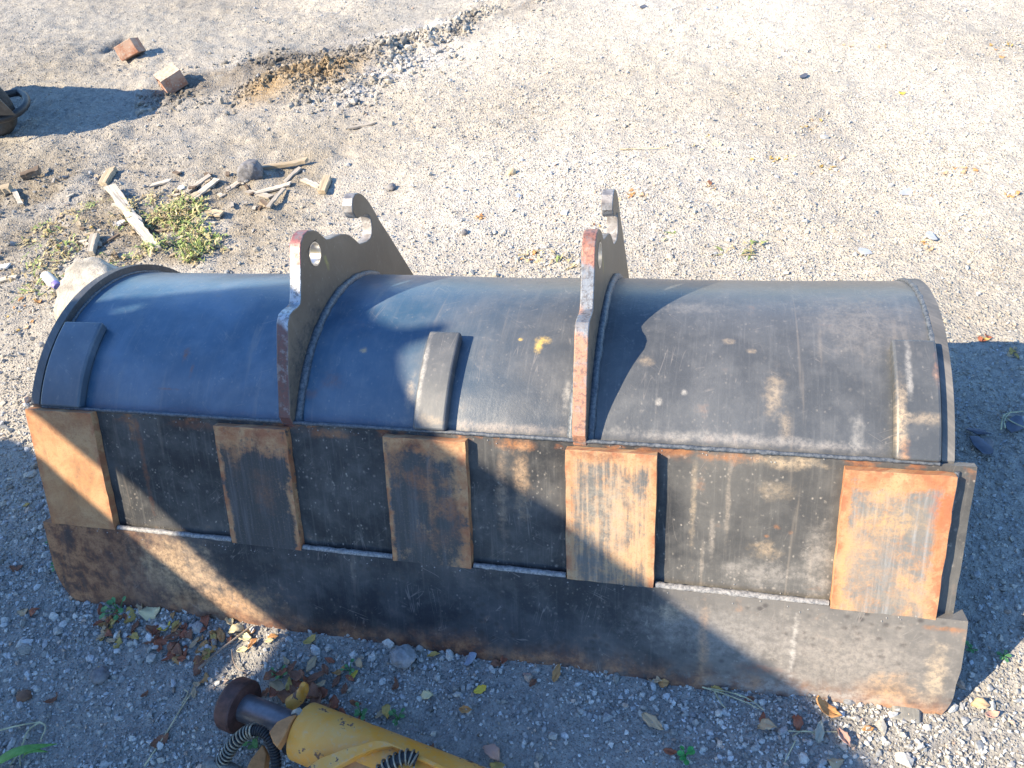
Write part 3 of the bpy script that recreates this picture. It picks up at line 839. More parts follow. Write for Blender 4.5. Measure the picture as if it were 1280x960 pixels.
# ------------------------------------------------------------------ simple materials
def simple(name, col, rough=.8, var=.35, scale=40, bump=.3, dark=.5, dist=.003, col2=None, metal=0.0, spec=.35):
    m = NT(name); P = m.obj(); n = m.noise(P, scale, 6, .65); f = m.noise(P, scale * 6, 4, .7)
    a = tuple(c * (1 - var) for c in col); b = col2 or tuple(min(.8, c * (1 + var * .8)) for c in col)
    c = m.mix(m.step(n, .32, .68), a, b)
    c = m.mix(m.mul(m.step(f, .55, .75), .4), c, tuple(x * dark for x in col))
    return m.out(c, rough, m.bump(m.add(n, m.mul(f, .4)), bump, dist), spec=spec, metal=metal)

# ------------------------------------------------------------------ rocks and bricks
def rock_me(name, sx, sy, sz, seed, sub=4, amp=.22, freq=1.6, facet=0.0):
    bm = bmesh.new(); bmesh.ops.create_icosphere(bm, subdivisions=sub, radius=1)
    from mathutils import noise as mn
    off = Vector((seed * 3.1, seed * 1.7, seed))
    rr = random.Random(seed)
    planes = [(Vector((rr.gauss(0, 1), rr.gauss(0, 1), rr.gauss(0, 1))).normalized(), rr.uniform(.72, .9)) for _ in range(14)]
    for v in bm.verts:
        p = v.co.normalized()
        r = 1 + amp * mn.fractal(p * freq + off, 1.0, 2.0, 4) + amp * .18 * mn.fractal(p * freq * 6 + off, 1.0, 2.0, 3)
        if facet:
            for n_, d_ in planes:
                k = p.dot(n_) * r
                if k > d_: r += (d_ / max(.3, p.dot(n_)) - r) * facet
        v.co = Vector((p.x * r * sx, p.y * r * sy, p.z * r * sz))
    for f in bm.faces: f.smooth = True
    me = bpy.data.meshes.new(name); bm.to_mesh(me); bm.free()
    return me
lime_mat = simple('limestone', (.37, .335, .28), .9, .35, 22, 1.0, .5, .008)
boulder = link('boulder', rock_me('boulder', .16, .21, .19, 5, 5, .20, 1.3, .7), lime_mat)
c = gp(112, 395); boulder.location = (c[0] + .165, c[1] - .075, .06); boulder.rotation_euler = (.1, .15, .5)
tag(boulder, 'large pale limestone boulder behind the left end of the bucket', 'boulder')
drk = simple('dark_stone', (.17, .165, .17), .9, .3, 50, .9, .5, .004)
o = link('rock', rock_me('rock', .058, .05, .05, 9, 4, .34, 2.4, .85), drk); c = gp(317, 222); o.location = (c[0], c[1], .035)
tag(o, 'fist sized dark grey rock among the broken wood strips', 'rock')
blu = simple('pale_stone', (.27, .275, .28), .9, .25, 60, .8, .6, .003)
o = link('rock', rock_me('rock', .030, .025, .020, 12, 4, .42, 2.8, .9), blu); c = gp(506, 824); o.location = (c[0], c[1], .012)
tag(o, 'pale crumbly rock lying near the middle of the cutting edge', 'rock')
for (px, py, s, lab, mt) in ((30, 870, .018, 'brown lump of earth at the lower left of the yard', 'b'), (125, 845, .024, 'grey rough lump in the shaded gravel below the left end of the bucket', 'g'),
                             (490, 236, .022, 'small dark stone between the two ears beyond the bucket', 'g'), (582, 297, .016, 'small bluish stone behind the middle of the bucket', 'g'),
                             (640, 218, .022, 'flat tan stone on the pale ground behind the bucket', 't'), (262, 302, .014, 'little dark stone beside the green weeds', 'g'),
                             (1232, 555, .020, 'bluish stone in the shadow right of the bucket', 'g')):
    mtl = {'b': simple('earth_lump', (.16, .09, .06)), 'g': drk, 't': simple('tan_stone', (.55, .42, .26))}[mt]
    o = link('rock', rock_me('rock', s, s * .8, s * .62, int(px), 3, .25, 1.8, .5), mtl); c = gp(px, py); o.location = (c[0], c[1], s * .3 + gz_at(c[0], c[1]))
    o.rotation_euler = (0, 0, px * .1)
    tag(o, lab, 'rock')

brick_mat = NT('brick_clay'); P = brick_mat.obj()
n1 = brick_mat.noise(P, 14, 5, .6); n2 = brick_mat.noise(P, 120, 4, .7)
cc_ = brick_mat.mix(brick_mat.step(n1, .4, .6), (.33, .15, .09), (.40, .26, .19))
cc_ = brick_mat.mix(brick_mat.step(n2, .5, .7), cc_, (.42, .34, .27))
brick_mat = brick_mat.out(cc_, .92, brick_mat.bump(n2, .6, .004))
grey_side = simple('brick_mortar_face', (.40, .32, .25), .93, .25, 60, .6)
def half_brick(name, L, W, H, seed, broken=True):
    """half a brick: five sawn faces and one ragged break"""
    bm = bmesh.new()
    r_ = random.Random(seed)
    n = 10
    grid = {}
    bmesh.ops.create_cube(bm, size=1.0)
    bmesh.ops.subdivide_edges(bm, edges=bm.edges, cuts=7, use_grid_fill=True)
    from mathutils import noise as mn
    for v in bm.verts:
        p = v.co.copy()
        q_ = Vector((p.x * L, p.y * W, p.z * H))
        nzv = mn.noise_vector(q_ * 26 + Vector((seed, 0, 0))) * .0025
        if broken and p.x < -.36:
            k = (-.36 - p.x) / .14
            q_.x += k * (.028 * (mn.noise(q_ * 30 + Vector((seed, 3, 1))) + .5) + .02 * (p.z + .5))
        v.co = q_ + nzv
    for f in bm.faces:
        f.material_index = 1 if (f.calc_center_median().z > H * .46) else 0
    me = bpy.data.meshes.new(name); bm.to_mesh(me); bm.free()
    return me
o = link('brick', half_brick('brick', .135, .11, .08, 3), [brick_mat, grey_side]); c = gp(211, 116)
o.location = (c[0] + .02, c[1] + .02, .055); o.rotation_euler = (.06, -.18, R_(48)); bevel(o, .003, 2)
tag(o, 'broken half brick with an orange break, lying nearer the bucket', 'brick')
o = link('brick', half_brick('brick', .115, .105, .078, 8, False), [brick_mat, grey_side]); c = gp(160, 78)
o.location = (c[0] + .02, c[1] + .04, .055); o.rotation_euler = (-.35, -.28, R_(20)); bevel(o, .003, 2)
tag(o, 'tilted reddish half brick beside the scraped arc, farther from the bucket', 'brick')

# plastic bottle
bt = empty('bottle', (0, 0, 0)); c0 = gp(57, 345, .02); c1 = gp(73, 359, .02)
tag(bt, 'small pale plastic bottle with a violet cap beside the boulder', 'bottle')
A = Vector(c0); B = Vector(c1); D = (B - A)
ts = [0, .02, .06, .6, .7, .76]; rs = [.012, .019, .021, .021, .018, .0145]
link('bottle_body', tube('bottle_body', [A + D * t for t in ts], rs, 16), simple('milky_plastic', (.60, .56, .50), .4, .2, 30, .2), bt)
link('cap', tube('cap', [A + D * t for t in (.75, .77, .98, 1.0)], [.014, .017, .017, .015], 16), simple('violet_cap', (.22, .18, .42), .4, .2, 30, .1), bt)

# ------------------------------------------------------------------ wood strips
def plank_me(name, L, W, T, seed, taper=.2):
    r_ = random.Random(seed)
    n = 8
    top = [(-L / 2 + L * i / n, W / 2 * (1 - taper * r_.random()) + r_.uniform(-.08, .08) * W) for i in range(n + 1)]
    bot = [(-L / 2 + L * i / n, -W / 2 * (1 - taper * r_.random()) + r_.uniform(-.08, .08) * W) for i in range(n + 1)]
    top[-1] = (top[-1][0] + r_.uniform(-.2, .6) * W, top[-1][1]); bot[0] = (bot[0][0] - r_.uniform(-.2, .6) * W, bot[0][1])
    pts = bot + top[::-1]
    bend = r_.uniform(-.02, .02) * L
    return extrude_poly(name, pts, lambda a, b, t: Vector((a, b, t + bend * (1 - (2 * a / L) ** 2))), 0, T)
def wood(name, col):
    m = NT(name); P = m.obj(); st = m.noise(m.mapping(P, scale=(5, 110, 110)), 1, 5, .6, .4); n = m.noise(P, 30, 4)
    c = m.mix(m.step(st, .35, .65), tuple(x * .6 for x in col), tuple(min(.75, x * 1.15) for x in col))
    c = m.mix(m.mul(m.step(n, .5, .7), .5), c, (.28, .25, .21))
    return m.out(c, .85, m.bump(st, .5, .002), spec=.3)
W_PALE, W_TAN, W_GREY, W_DARK = wood('wood_pale', (.48, .43, .36)), wood('wood_tan', (.40, .32, .22)), wood('wood_grey', (.36, .32, .27)), wood('wood_dark', (.15, .11, .08))
def strip_wood(p0, p1, wpx, mat, label, cat='wood strip', name='wood_strip', T=.007, lift=.002, tilt=0.0, group=None):
    a = gp(*p0); b = gp(*p1)
    L = float(np.linalg.norm((b - a)[:2])); wpx = wpx * .86; mid_ = (a + b) / 2
    dpt = float(np.linalg.norm(mid_ - CAM)); W = wpx * dpt / 970.0 * 1.15
    o = link(name, plank_me(name, L, W, T, int(p0[0] * 7 + p0[1])), [mat, mat])
    z = max(gz_at(a[0], a[1]), gz_at(b[0], b[1]), gz_at(mid_[0], mid_[1]))
    o.location = (mid_[0], mid_[1], z + lift)
    o.rotation_euler = (random.uniform(-.08, .08), tilt, math.atan2(b[1] - a[1], b[0] - a[0]))
    tag(o, label, cat, group)
    return o
GW = 'broken wood strips among the weeds behind the bucket'
strip_wood((143, 240), (178, 290), 13, W_PALE, 'upper half of the long pale slat left of the weeds', T=.014, group=GW)
strip_wood((172, 284), (200, 318), 11, W_PALE, 'lower half of the long pale slat ending in the green weeds', T=.014, group=GW)
strip_wood((331, 212), (383, 204), 7, W_TAN, 'tan lath running right from the dark rock', T=.014, group=GW)
strip_wood((322, 242), (362, 231), 8, W_PALE, 'pale strip lying below the tan lath', group=GW)
strip_wood((310, 240), (338, 246), 7, W_GREY, 'grey strip just under the dark rock', group=GW)
strip_wood((337, 263), (356, 240), 6, W_GREY, 'short steep grey strip pointing down from the pale strip', group=GW)
strip_wood((357, 227), (375, 210), 6, W_GREY, 'grey sliver between the tan lath and the pale strip', group=GW)
strip_wood((404, 243), (411, 225), 11, W_TAN, 'bright tan upright chip above the left ear', T=.016, group=GW)
strip_wood((379, 225), (400, 234), 7, W_PALE, 'pale chip left of the bright tan chip', group=GW)
strip_wood((132, 231), (141, 214), 11, W_TAN, 'tan block above the top end of the long slat', T=.02, group=GW)
strip_wood((244, 252), (274, 228), 9, W_PALE, 'weathered strip above the green weeds', group=GW)
strip_wood((238, 240), (262, 222), 8, W_GREY, 'grey strip left of the weathered strip', group=GW)
strip_wood((258, 268), (280, 272), 12, W_TAN, 'broad tan chip right of the weeds', group=GW)
strip_wood((230, 258), (250, 246), 8, W_TAN, 'small tan strip at the head of the weeds', group=GW)
strip_wood((132, 309), (152, 297), 4, W_DARK, 'thin dark stick left of the weeds', group=GW)
strip_wood((120, 325), (125, 304), 8, W_GREY, 'upright grey stick over the boulder', T=.02, group=GW)
strip_wood((0, 355), (24, 350), 6, W_PALE, 'pale strip at the left edge of the yard level with the bottle', group=GW)
strip_wood((0, 340), (14, 337), 8, simple('white_scrap', (.58, .57, .55), .6, .1), 'white chip at the left edge of the yard', group=GW)
strip_wood((20, 242), (29, 259), 5, W_PALE, 'short pale stick in the upper left rubble', group=GW)
strip_wood((0, 247), (20, 243), 11, W_TAN, 'bark lump at the far left', T=.025, group=GW)
strip_wood((33, 229), (54, 221), 9, W_DARK, 'dark piece of bark in the upper left rubble', T=.025, group=GW)
strip_wood((285, 238), (300, 228), 10, W_GREY, 'grey chip left of the dark rock', group=GW)
strip_wood((190, 232), (212, 226), 7, W_PALE, 'pale splinter above the middle of the weeds', group=GW)
strip_wood((437, 157), (468, 150), 5, W_GREY, 'thin grey splinter above the left hook', group=GW)
strip_wood((328, 253), (337, 262), 5, W_DARK, 'dark splinter below the rock', group=GW)
rr_ = random.Random(5)
CHIP = ' little wood chip in the litter round the weeds'
for k in range(64):
    px = rr_.uniform(70, 330); py = rr_.uniform(215, 325) if px < 280 else rr_.uniform(215, 260)
    a_ = rr_.uniform(0, 3.14); L = rr_.uniform(5, 11)
    strip_wood((px, py), (px + L * math.cos(a_), py + L * math.sin(a_) * .6), rr_.uniform(2.5, 5), [W_PALE, W_GREY, W_TAN, W_DARK][k % 4], ['pale', 'grey', 'tan', 'dark'][k % 4] + CHIP, 'wood chip', 'wood_chip', T=.006, group='small wood chips behind the bucket')

# odd scraps
scrap = simple('plastic_scrap', (.36, .38, .43), .45, .2, 30, .2)
darkscrap = simple('dark_plastic', (.09, .10, .13), .7, .3, 30, .2)
def flat_scrap(px, py, w_, h_, mat, label, seed, lift=.006):
    r_ = random.Random(seed); pts = []
    n = 9
    for k in range(n):
        a = 2 * math.pi * k / n; q_ = r_.uniform(.65, 1.1); pts.append((w_ / 2 * math.cos(a) * q_, h_ / 2 * math.sin(a) * q_))
    me = extrude_poly('scrap', pts, lambda a, b, t: Vector((a, b, t + .15 * abs(a) + .1 * b)), 0, .003)
    o = link('scrap', me, [mat, mat]); c = gp(px, py); o.location = (c[0], c[1], gz_at(c[0], c[1]) + lift); o.rotation_euler = (0, 0, r_.uniform(0, 3))
    tag(o, label, 'scrap'); return o
flat_scrap(1133, 240, .06, .035, scrap, 'pale blue plastic scrap on the bright gravel at right', 3)
flat_scrap(1163, 300, .045, .028, scrap, 'crumpled pale scrap right of the bucket top', 5)
flat_scrap(1081, 317, .045, .035, scrap, 'small glassy shard behind the right end of the bucket', 6)
flat_scrap(706, 272, .035, .025, simple('white_paper', (.75, .74, .72), .7, .1), 'white paper scrap left of the right hook', 8)
flat_scrap(648, 247, .035, .02, scrap, 'small white scrap on the ground between the two ears', 9)
flat_scrap(152, 283, .05, .035, simple('white_film', (.72, .72, .72), .5, .1), 'white plastic scrap beside the long slat', 10)
flat_scrap(229, 238, .04, .03, simple('white_film_2', (.70, .72, .76), .5, .1), 'bluish white scrap above the weeds', 11)
flat_scrap(1226, 560, .08, .035, darkscrap, 'dark twisted plastic piece in the shadow right of the bucket', 14, .01)
flat_scrap(1222, 542, .05, .018, darkscrap, 'dark narrow plastic piece beside the twisted one', 15, .01)
flat_scrap(1268, 532, .07, .04, darkscrap, 'dark sheet under dry stalks at the right edge', 16, .01)
flat_scrap(590, 820, .05, .018, simple('slate', (.28, .30, .36), .7), 'thin grey shard at the foot of the cutting edge', 17)
flat_scrap(1004, 100, .045, .03, darkscrap, 'tiny dark scrap high on the pale ground at right', 19)
flat_scrap(804, 13, .045, .03, darkscrap, 'dark sliver at the top of the pale ground', 21)

# ------------------------------------------------------------------ leaves
def leaf_mat(name, c1, c2):
    m = NT(name); P = m.obj(); n = m.noise(P, 90, 5, .6); f = m.noise(P, 500, 3)
    vein = m.step(m.math('ABSOLUTE', m.sep(P)[1]), .0012, .0002)
    c = m.mix(m.step(n, .35, .65), c1, c2); c = m.mix(m.mul(vein, .5), c, tuple(min(.7, x * 1.5) for x in c1))
    c = m.mix(m.mul(m.step(f, .6, .75), .5), c, tuple(x * .4 for x in c1))
    return m.out(c, .65, m.bump(n, .4, .0015), spec=.35)
LM = {'brown': leaf_mat('leaf_brown', (.15, .062, .035), (.26, .12, .07)), 'tan': leaf_mat('leaf_tan', (.40, .27, .15), (.52, .38, .24)),
      'red': leaf_mat('leaf_redbrown', (.21, .065, .035), (.33, .12, .065)), 'orange': leaf_mat('leaf_orange', (.38, .17, .065), (.48, .28, .11)),
      'yellow': leaf_mat('leaf_yellow', (.62, .43, .035), (.66, .50, .10)), 'ochre': leaf_mat('leaf_ochre', (.42, .27, .07), (.50, .36, .12)),
      'pink': leaf_mat('leaf_pink', (.42, .24, .18), (.50, .31, .24)), 'grey': leaf_mat('leaf_greygreen', (.30, .30, .24), (.38, .38, .31)),
      'green': leaf_mat('leaf_green', (.045, .13, .025), (.10, .22, .05)), 'cream': leaf_mat('leaf_cream', (.55, .46, .26), (.64, .55, .33))}
def leaf_shape(curl, fold, seed, asp=.55):
    r_ = random.Random(seed); nu, nv = 8, 6; vs, fs = [], []
    for i in range(nu + 1):
        t = i / nu; wd = asp * .5 * math.sin(math.pi * min(1, max(0.03, t)) ** .85) ** .8 * (1 + .15 * math.sin(t * 17 + seed))
        for j in range(nv + 1):
            s_ = j / nv * 2 - 1
            x = t - .5; y = s_ * wd
            z = fold * abs(s_) * wd + curl * (x * x - .1) + .05 * math.sin(9 * x + 5 * s_ + seed) + r_.uniform(-.012, .012)
            vs.append((x, y, z))
    for i in range(nu):
        for j in range(nv):
            a = i * (nv + 1) + j; fs.append((a, a + 1, a + nv + 2, a + nv + 1))
    me = mesh('leaf', vs, fs, None, True)
    return me
SHAPES = [leaf_shape(1.1, .35, 1), leaf_shape(.4, .9, 2, .5), leaf_shape(-1.3, .2, 3, .62), leaf_shape(.9, -.5, 4, .75), leaf_shape(1.9, .6, 5, .45), leaf_shape(.2, .3, 6, .42)]
LEAFME = {}
def leaf(px, py, col, size, rot=None, shape=None, label=None, group=None, lift=None, tilt=.35):
    shape = random.randrange(6) if shape is None else shape
    key = (col, shape)
    if key not in LEAFME:
        mm = SHAPES[shape].copy(); mm.materials.append(LM[col]); LEAFME[key] = mm
    o = bpy.data.objects.new('leaf', LEAFME[key]); COL.objects.link(o)
    sd = o.modifiers.new('thick', 'SOLIDIFY'); sd.thickness = .012
    size *= .86
    c = gp(px, py); o.scale = (size,) * 3
    o.location = (c[0], c[1], gz_at(c[0], c[1]) + (size * .22 if lift is None else lift))
    o.rotation_euler = (random.uniform(-tilt, tilt), random.uniform(-tilt, tilt), random.uniform(0, 6.28) if rot is None else R_(rot))
    tag(o, label, 'leaf', group)
    return o
CN = {'brown': 'dark brown', 'tan': 'tan', 'red': 'reddish brown', 'orange': 'orange', 'yellow': 'yellow', 'ochre': 'ochre', 'cream': 'pale cream', 'pink': 'pink', 'grey': 'grey'}
D1 = ' dead leaf in the leaf drift under the left end of the cutting edge'
G1 = 'dead leaves drifted under the left end of the cutting edge'
for (x, y, c_, s_) in [(94, 738, 'red', .042), (126, 762, 'red', .036), (134, 772, 'orange', .04), (161, 771, 'ochre', .05), (178, 759, 'tan', .038), (132, 791, 'tan', .034),
                      (148, 794, 'tan', .03), (139, 801, 'tan', .03), (208, 786, 'yellow', .036), (195, 789, 'brown', .045), (218, 769, 'orange', .026), (259, 776, 'red', .042), (232, 785, 'red', .03),
                      (253, 810, 'orange', .04), (244, 804, 'tan', .035), (268, 797, 'ochre', .036), (277, 795, 'orange', .045), (210, 816, 'red', .05), (223, 812, 'brown', .05), (199, 810, 'red', .036),
                      (219, 795, 'brown', .04), (259, 821, 'ochre', .03), (247, 833, 'brown', .05), (143, 770, 'red', .04), (170, 783, 'brown', .045), (186, 800, 'brown', .03), (238, 793, 'brown', .034), (205, 800, 'red', .04), (228, 824, 'red', .03)]:
    leaf(x, y, c_, s_, label=CN[c_] + D1, group=G1)
for k in range(46):
    cc_n = random.choice(['red', 'brown', 'orange', 'tan', 'ochre', 'red', 'orange'])
    px_ = random.uniform(120, 290); leaf(px_, 764 + (px_ - 120) * .17 + abs(random.gauss(0, 20)), cc_n, random.uniform(.018, .034), label=CN[cc_n] + D1, group=G1)
D2 = ' dry leaf between the cutting edge and the yellow cylinder'
G2 = 'dead leaves round the yellow cylinder'
for (x, y, c_, s_) in [(390, 802, 'ochre', .036), (412, 825, 'red', .03), (390, 832, 'tan', .045), (424, 840, 'orange', .034), (360, 829, 'tan', .03), (409, 840, 'brown', .036), (349, 859, 'tan', .045),
                      (364, 860, 'ochre', .034), (405, 868, 'red', .045), (450, 829, 'tan', .028), (446, 881, 'brown', .03), (375, 848, 'brown', .05), (431, 862, 'brown', .03), (385, 858, 'red', .04), (397, 849, 'brown', .05),
                      (340, 848, 'brown', .035), (355, 843, 'red', .03), (372, 868, 'brown', .04), (417, 880, 'red', .036), (407, 888, 'brown', .05), (430, 892, 'red', .03), (331, 866, 'brown', .03), (484, 889, 'ochre', .034), (476, 893, 'tan', .028), (452, 901, 'red', .026),
                      (366, 838, 'brown', .04), (384, 872, 'red', .045), (395, 880, 'brown', .05), (345, 870, 'red', .04), (360, 872, 'brown', .045), (402, 857, 'tan', .03), (420, 852, 'brown', .035), (438, 848, 'red', .028), (393, 865, 'brown', .05), (374, 857, 'red', .035)]:
    leaf(x, y, c_, s_, label=CN[c_] + D2, group=G2, lift=s_ * random.uniform(.2, .5))
D3 = ' dry leaf in the sunlit slit of ground before the cutting edge'
for (x, y, c_, s_) in [(288, 778, 'cream', .04), (296, 788, 'cream', .042), (306, 797, 'cream', .04), (317, 806, 'orange', .034), (303, 812, 'cream', .03), (342, 796, 'orange', .03), (312, 790, 'orange', .03), (337, 801, 'cream', .025),
                      (254, 848, 'orange', .03), (247, 855, 'tan', .026), (243, 866, 'tan', .03)]:
    leaf(x, y, c_, s_, label=CN[c_] + D3, group='pale leaves in the sunlit slit')
for (x, y, c_, s_, r0, sh, lab) in [
    (191, 766, 'cream', .058, 20, 3, 'broad pale yellow leaf at the foot of the cutting edge by the green seedling'),
    (601, 861, 'yellow', .034, 30, 0, 'bright yellow leaf alone on the shaded gravel'),
    (494, 856, 'brown', .034, 100, 4, 'tightly curled brown leaf right of the yellow cylinder'),
    (533, 868, 'cream', .032, 10, 2, 'pale cupped leaf left of the bright yellow one'),
    (583, 888, 'orange', .034, 0, 1, 'torn orange brown leaf below the bright yellow one'),
    (442, 844, 'yellow', .030, 60, 5, 'narrow yellow leaf among the brown ones'),
    (696, 842, 'orange', .044, 80, 5, 'slim orange leaf standing against the cutting edge'),
    (659, 842, 'pink', .020, 0, 0, 'small pink leaf near the foot of the cutting edge'),
    (666, 853, 'brown', .026, 60, 1, 'small brown leaf below the pink one'),
    (816, 903, 'tan', .056, -30, 5, 'long tan curled leaf on open gravel'),
    (616, 943, 'pink', .048, -30, 2, 'salmon leaf at the bottom right of the yellow cylinder'),
    (622, 958, 'ochre', .034, 10, 0, 'ochre leaf touching the salmon one'),
    (588, 958, 'brown', .045, 0, 4, 'dark brown leaf left of the salmon one'),
    (534, 937, 'brown', .04, 40, 3, 'brown crumpled leaf beside the yellow casting'),
    (838, 939, 'red', .030, 0, 4, 'reddish curled leaf low in the middle of the gravel'),
    (630, 823, 'red', .032, 80, 1, 'reddish leaf stuck at the foot of the cutting edge'),
    (620, 828, 'brown', .03, 20, 2, 'brown leaf leaning on the cutting edge'),
    (542, 819, 'ochre', .03, 20, 1, 'ochre leaf right of the pale crumbly rock'),
    (819, 849, 'tan', .034, -10, 1, 'tan leaf under the lip near its dry stalks'),
    (830, 852, 'orange', .03, 20, 2, 'orange leaf pinched under the cutting edge'),
    (897, 861, 'ochre', .03, -20, 5, 'ochre leaf on the dry stalks at the cutting edge'),
    (953, 900, 'red', .032, 80, 5, 'upright red brown leaf on the gravel right of the dry stalks'),
    (958, 909, 'tan', .04, 5, 2, 'flat tan leaf below the upright red brown one'),
    (996, 902, 'red', .036, 100, 2, 'brown red leaf left of the orange one'),
    (1032, 890, 'orange', .060, -25, 0, 'large orange leaf with dark veins at the right of the cutting edge'),
    (1024, 917, 'grey', .046, 80, 5, 'smooth grey green oval leaf'),
    (1053, 927, 'pink', .040, -60, 1, 'pinkish leaf where the gravel turns sunlit'),
    (1044, 953, 'tan', .036, 20, 3, 'tan leaf at the bottom edge of the picture'),
    (1084, 915, 'orange', .026, 20, 1, 'small orange leaf on the sunlit pebbles'),
    (1224, 884, 'tan', .036, 0, 2, 'tan leaf at the rim of the shadow on the right'),
    (1238, 896, 'pink', .030, 20, 0, 'pinkish leaf in the sun just below the shadow on the right'),
    (937, 874, 'brown', .026, 20, 1, 'brown leaf close under the lip'),
    (34, 632, 'ochre', .026, 20, 1, 'ochre leaf left of the bucket in the shade'),
    (22, 709, 'brown', .036, 20, 3, 'brown leaf at the left edge in the shade'),
    (30, 764, 'tan', .032, 20, 3, 'pale tan leaf at the left edge'),
    (43, 766, 'red', .034, 50, 2, 'reddish leaf right of the pale tan one'),
    (202, 926, 'brown', .044, 50, 3, 'brown leaf under the long straw'),
    (66, 874, 'brown', .036, 50, 4, 'dark brown crumpled leaf low at the left'),
    (182, 867, 'brown', .022, 50, 4, 'tiny brown leaf above the long straw'),
    (52, 381, 'orange', .036, 10, 0, 'orange leaf between the bottle and the left strap'),
    (30, 378, 'orange', .030, 70, 1, 'smaller orange leaf left of the boulder'),
    (129, 798, 'tan', .03, 60, 1, 'pale leaf in front of the left leaf drift'),
    (120, 838, 'yellow', .024, 90, 5, 'small yellow blade standing in the shaded gravel')]:
    leaf(x, y, c_, s_, r0, sh, lab, lift=s_ * .22)
# far leaf litter, small clumps beyond the bucket
WHERE = ['in the yellow straw clump above the right part of the bucket', 'just right of the yellowish straw clump', 'in the clump left of the pale blue scrap', 'close behind the middle of the bucket', 'right of the tip of the right hook', 'between the two ears beyond a bluish stone',
         'beside the crumpled pale scrap at right', 'on open ground above the yellowish straw clump', 'in the top right corner', 'left of the yellowish straw clump', 'at the right edge above the bucket', 'left of the boulder', 'round the lower end of the long slat', 'just above the bucket shadow at right',
         'at the right edge touching the bucket shadow', 'on open ground right of the right ear', 'high on the pale ground at right', 'above the rim of the right ear']
LIT = 'tiny dry leaf '
wi = 0
for (cx_, cy_, nn_, sx_, sy_, cols) in [(974, 203, 12, 26, 5, ('cream', 'ochre')), (1030, 212, 8, 30, 8, ('tan', 'ochre')), (1205, 215, 8, 25, 8, ('orange', 'tan')), (660, 322, 9, 22, 8, ('tan', 'orange', 'brown')), (790, 250, 9, 18, 10, ('orange', 'tan')),
                                   (605, 272, 6, 12, 8, ('orange', 'tan')), (1165, 308, 5, 14, 8, ('tan', 'orange')), (1020, 160, 6, 22, 8, ('tan', 'ochre')), (1255, 62, 8, 22, 12, ('orange', 'ochre')), (890, 238, 5, 16, 5, ('brown', 'tan')), (1265, 245, 5, 10, 6, ('orange',)),
                                   (40, 400, 10, 30, 30, ('ochre', 'orange', 'tan')), (90, 300, 14, 60, 40, ('tan', 'ochre', 'brown')), (1232, 425, 5, 10, 8, ('red', 'ochre')), (1265, 440, 5, 12, 6, ('ochre', 'tan')), (885, 180, 6, 20, 10, ('ochre', 'cream')), (1080, 60, 6, 40, 12, ('tan',)), (740, 290, 5, 12, 12, ('ochre', 'brown'))]:
    wi += 1
    for k in range(nn_):
        leaf(random.gauss(cx_, sx_ * .5), random.gauss(cy_, sy_ * .5), random.choice(cols), random.uniform(.012, .025), label=LIT + WHERE[wi - 1], group='leaf litter beyond the bucket')
leaf(1127, 119, 'yellow', .03, 0, 0, 'lone yellow leaf on the pale ground in the upper right')

# ------------------------------------------------------------------ twigs, straws and green plants
def twig(pts, rad, mat, label, cat='twig', group=None, name='twig', lift=.006, parent=None, zs=None):
    P3 = []
    for i, (x, y) in enumerate(pts):
        c = gp(x, y); z = gz_at(c[0], c[1]) + (lift if zs is None else zs[i]); P3.append(Vector((c[0], c[1], z)))
    # smooth
    for _ in range(2):
        Q = [P3[0]]
        for a, b in zip(P3[:-1], P3[1:]): Q += [a * .75 + b * .25, a * .25 + b * .75]
        P3 = Q + [P3[-1]]
    o = link(name, tube(name, P3, [rad * (1 - .5 * i / len(P3)) for i in range(len(P3))], 6, .15), mat, parent)
    if label: tag(o, label, cat, group)
    return o
bark = simple('twig_bark', (.22, .17, .13), .85); straw = simple('straw', (.50, .42, .26), .8); drystalk = simple('dry_stalk', (.40, .38, .24), .8)
twig([(250, 838), (275, 815), (300, 797), (318, 784)], .0032, bark, 'dark straight twig crossing the sunlit slit of ground', lift=.014)
twig([(180, 958), (205, 922), (228, 885), (243, 862)], .0020, straw, 'long pale straw running up from the bottom edge', 'straw')
twig([(290, 812), (291, 825), (298, 838), (310, 842)], .0014, bark, 'thin curved twig on the sunlit gravel', lift=.012)
twig([(228, 880), (237, 866), (230, 862)], .0016, straw, 'short forked straw at the tip of the sunlit slit', 'straw')
for k, pts in enumerate([[(878, 858), (905, 868), (935, 880), (948, 888)], [(885, 860), (915, 867), (930, 873)], [(893, 864), (900, 878), (907, 886)], [(918, 868), (936, 874), (955, 890)]]):
    twig(pts, .0015, drystalk, 'dry grass stalk lying along the right part of the cutting edge', 'dry stalk', 'dry stalks at the cutting edge', 'dry_stalk', lift=.010)
for k, pts in enumerate([[(985, 915), (1010, 916), (1045, 918)], [(990, 922), (1005, 912), (1020, 920)], [(995, 925), (985, 945), (980, 955)]]):
    twig(pts, .0012, drystalk, 'thin dry stalk beside the oval grey green leaf', 'dry stalk', 'stalks by the oval leaf', 'dry_stalk', lift=.008)
for k, pts in enumerate([[(1250, 540), (1252, 520), (1275, 518), (1290, 516)], [(1252, 522), (1265, 533), (1290, 542)], [(1255, 538), (1253, 528), (1262, 518)]]):
    twig(pts, .0018, drystalk, 'looped dry stalk over the dark sheet at the right edge', 'dry stalk', 'looped stalks at the right edge', 'dry_stalk', lift=.02)
twig([(775, 190), (800, 189), (832, 190)], .0022, straw, 'thin straw lying level on the pale ground above the right ear', 'straw')
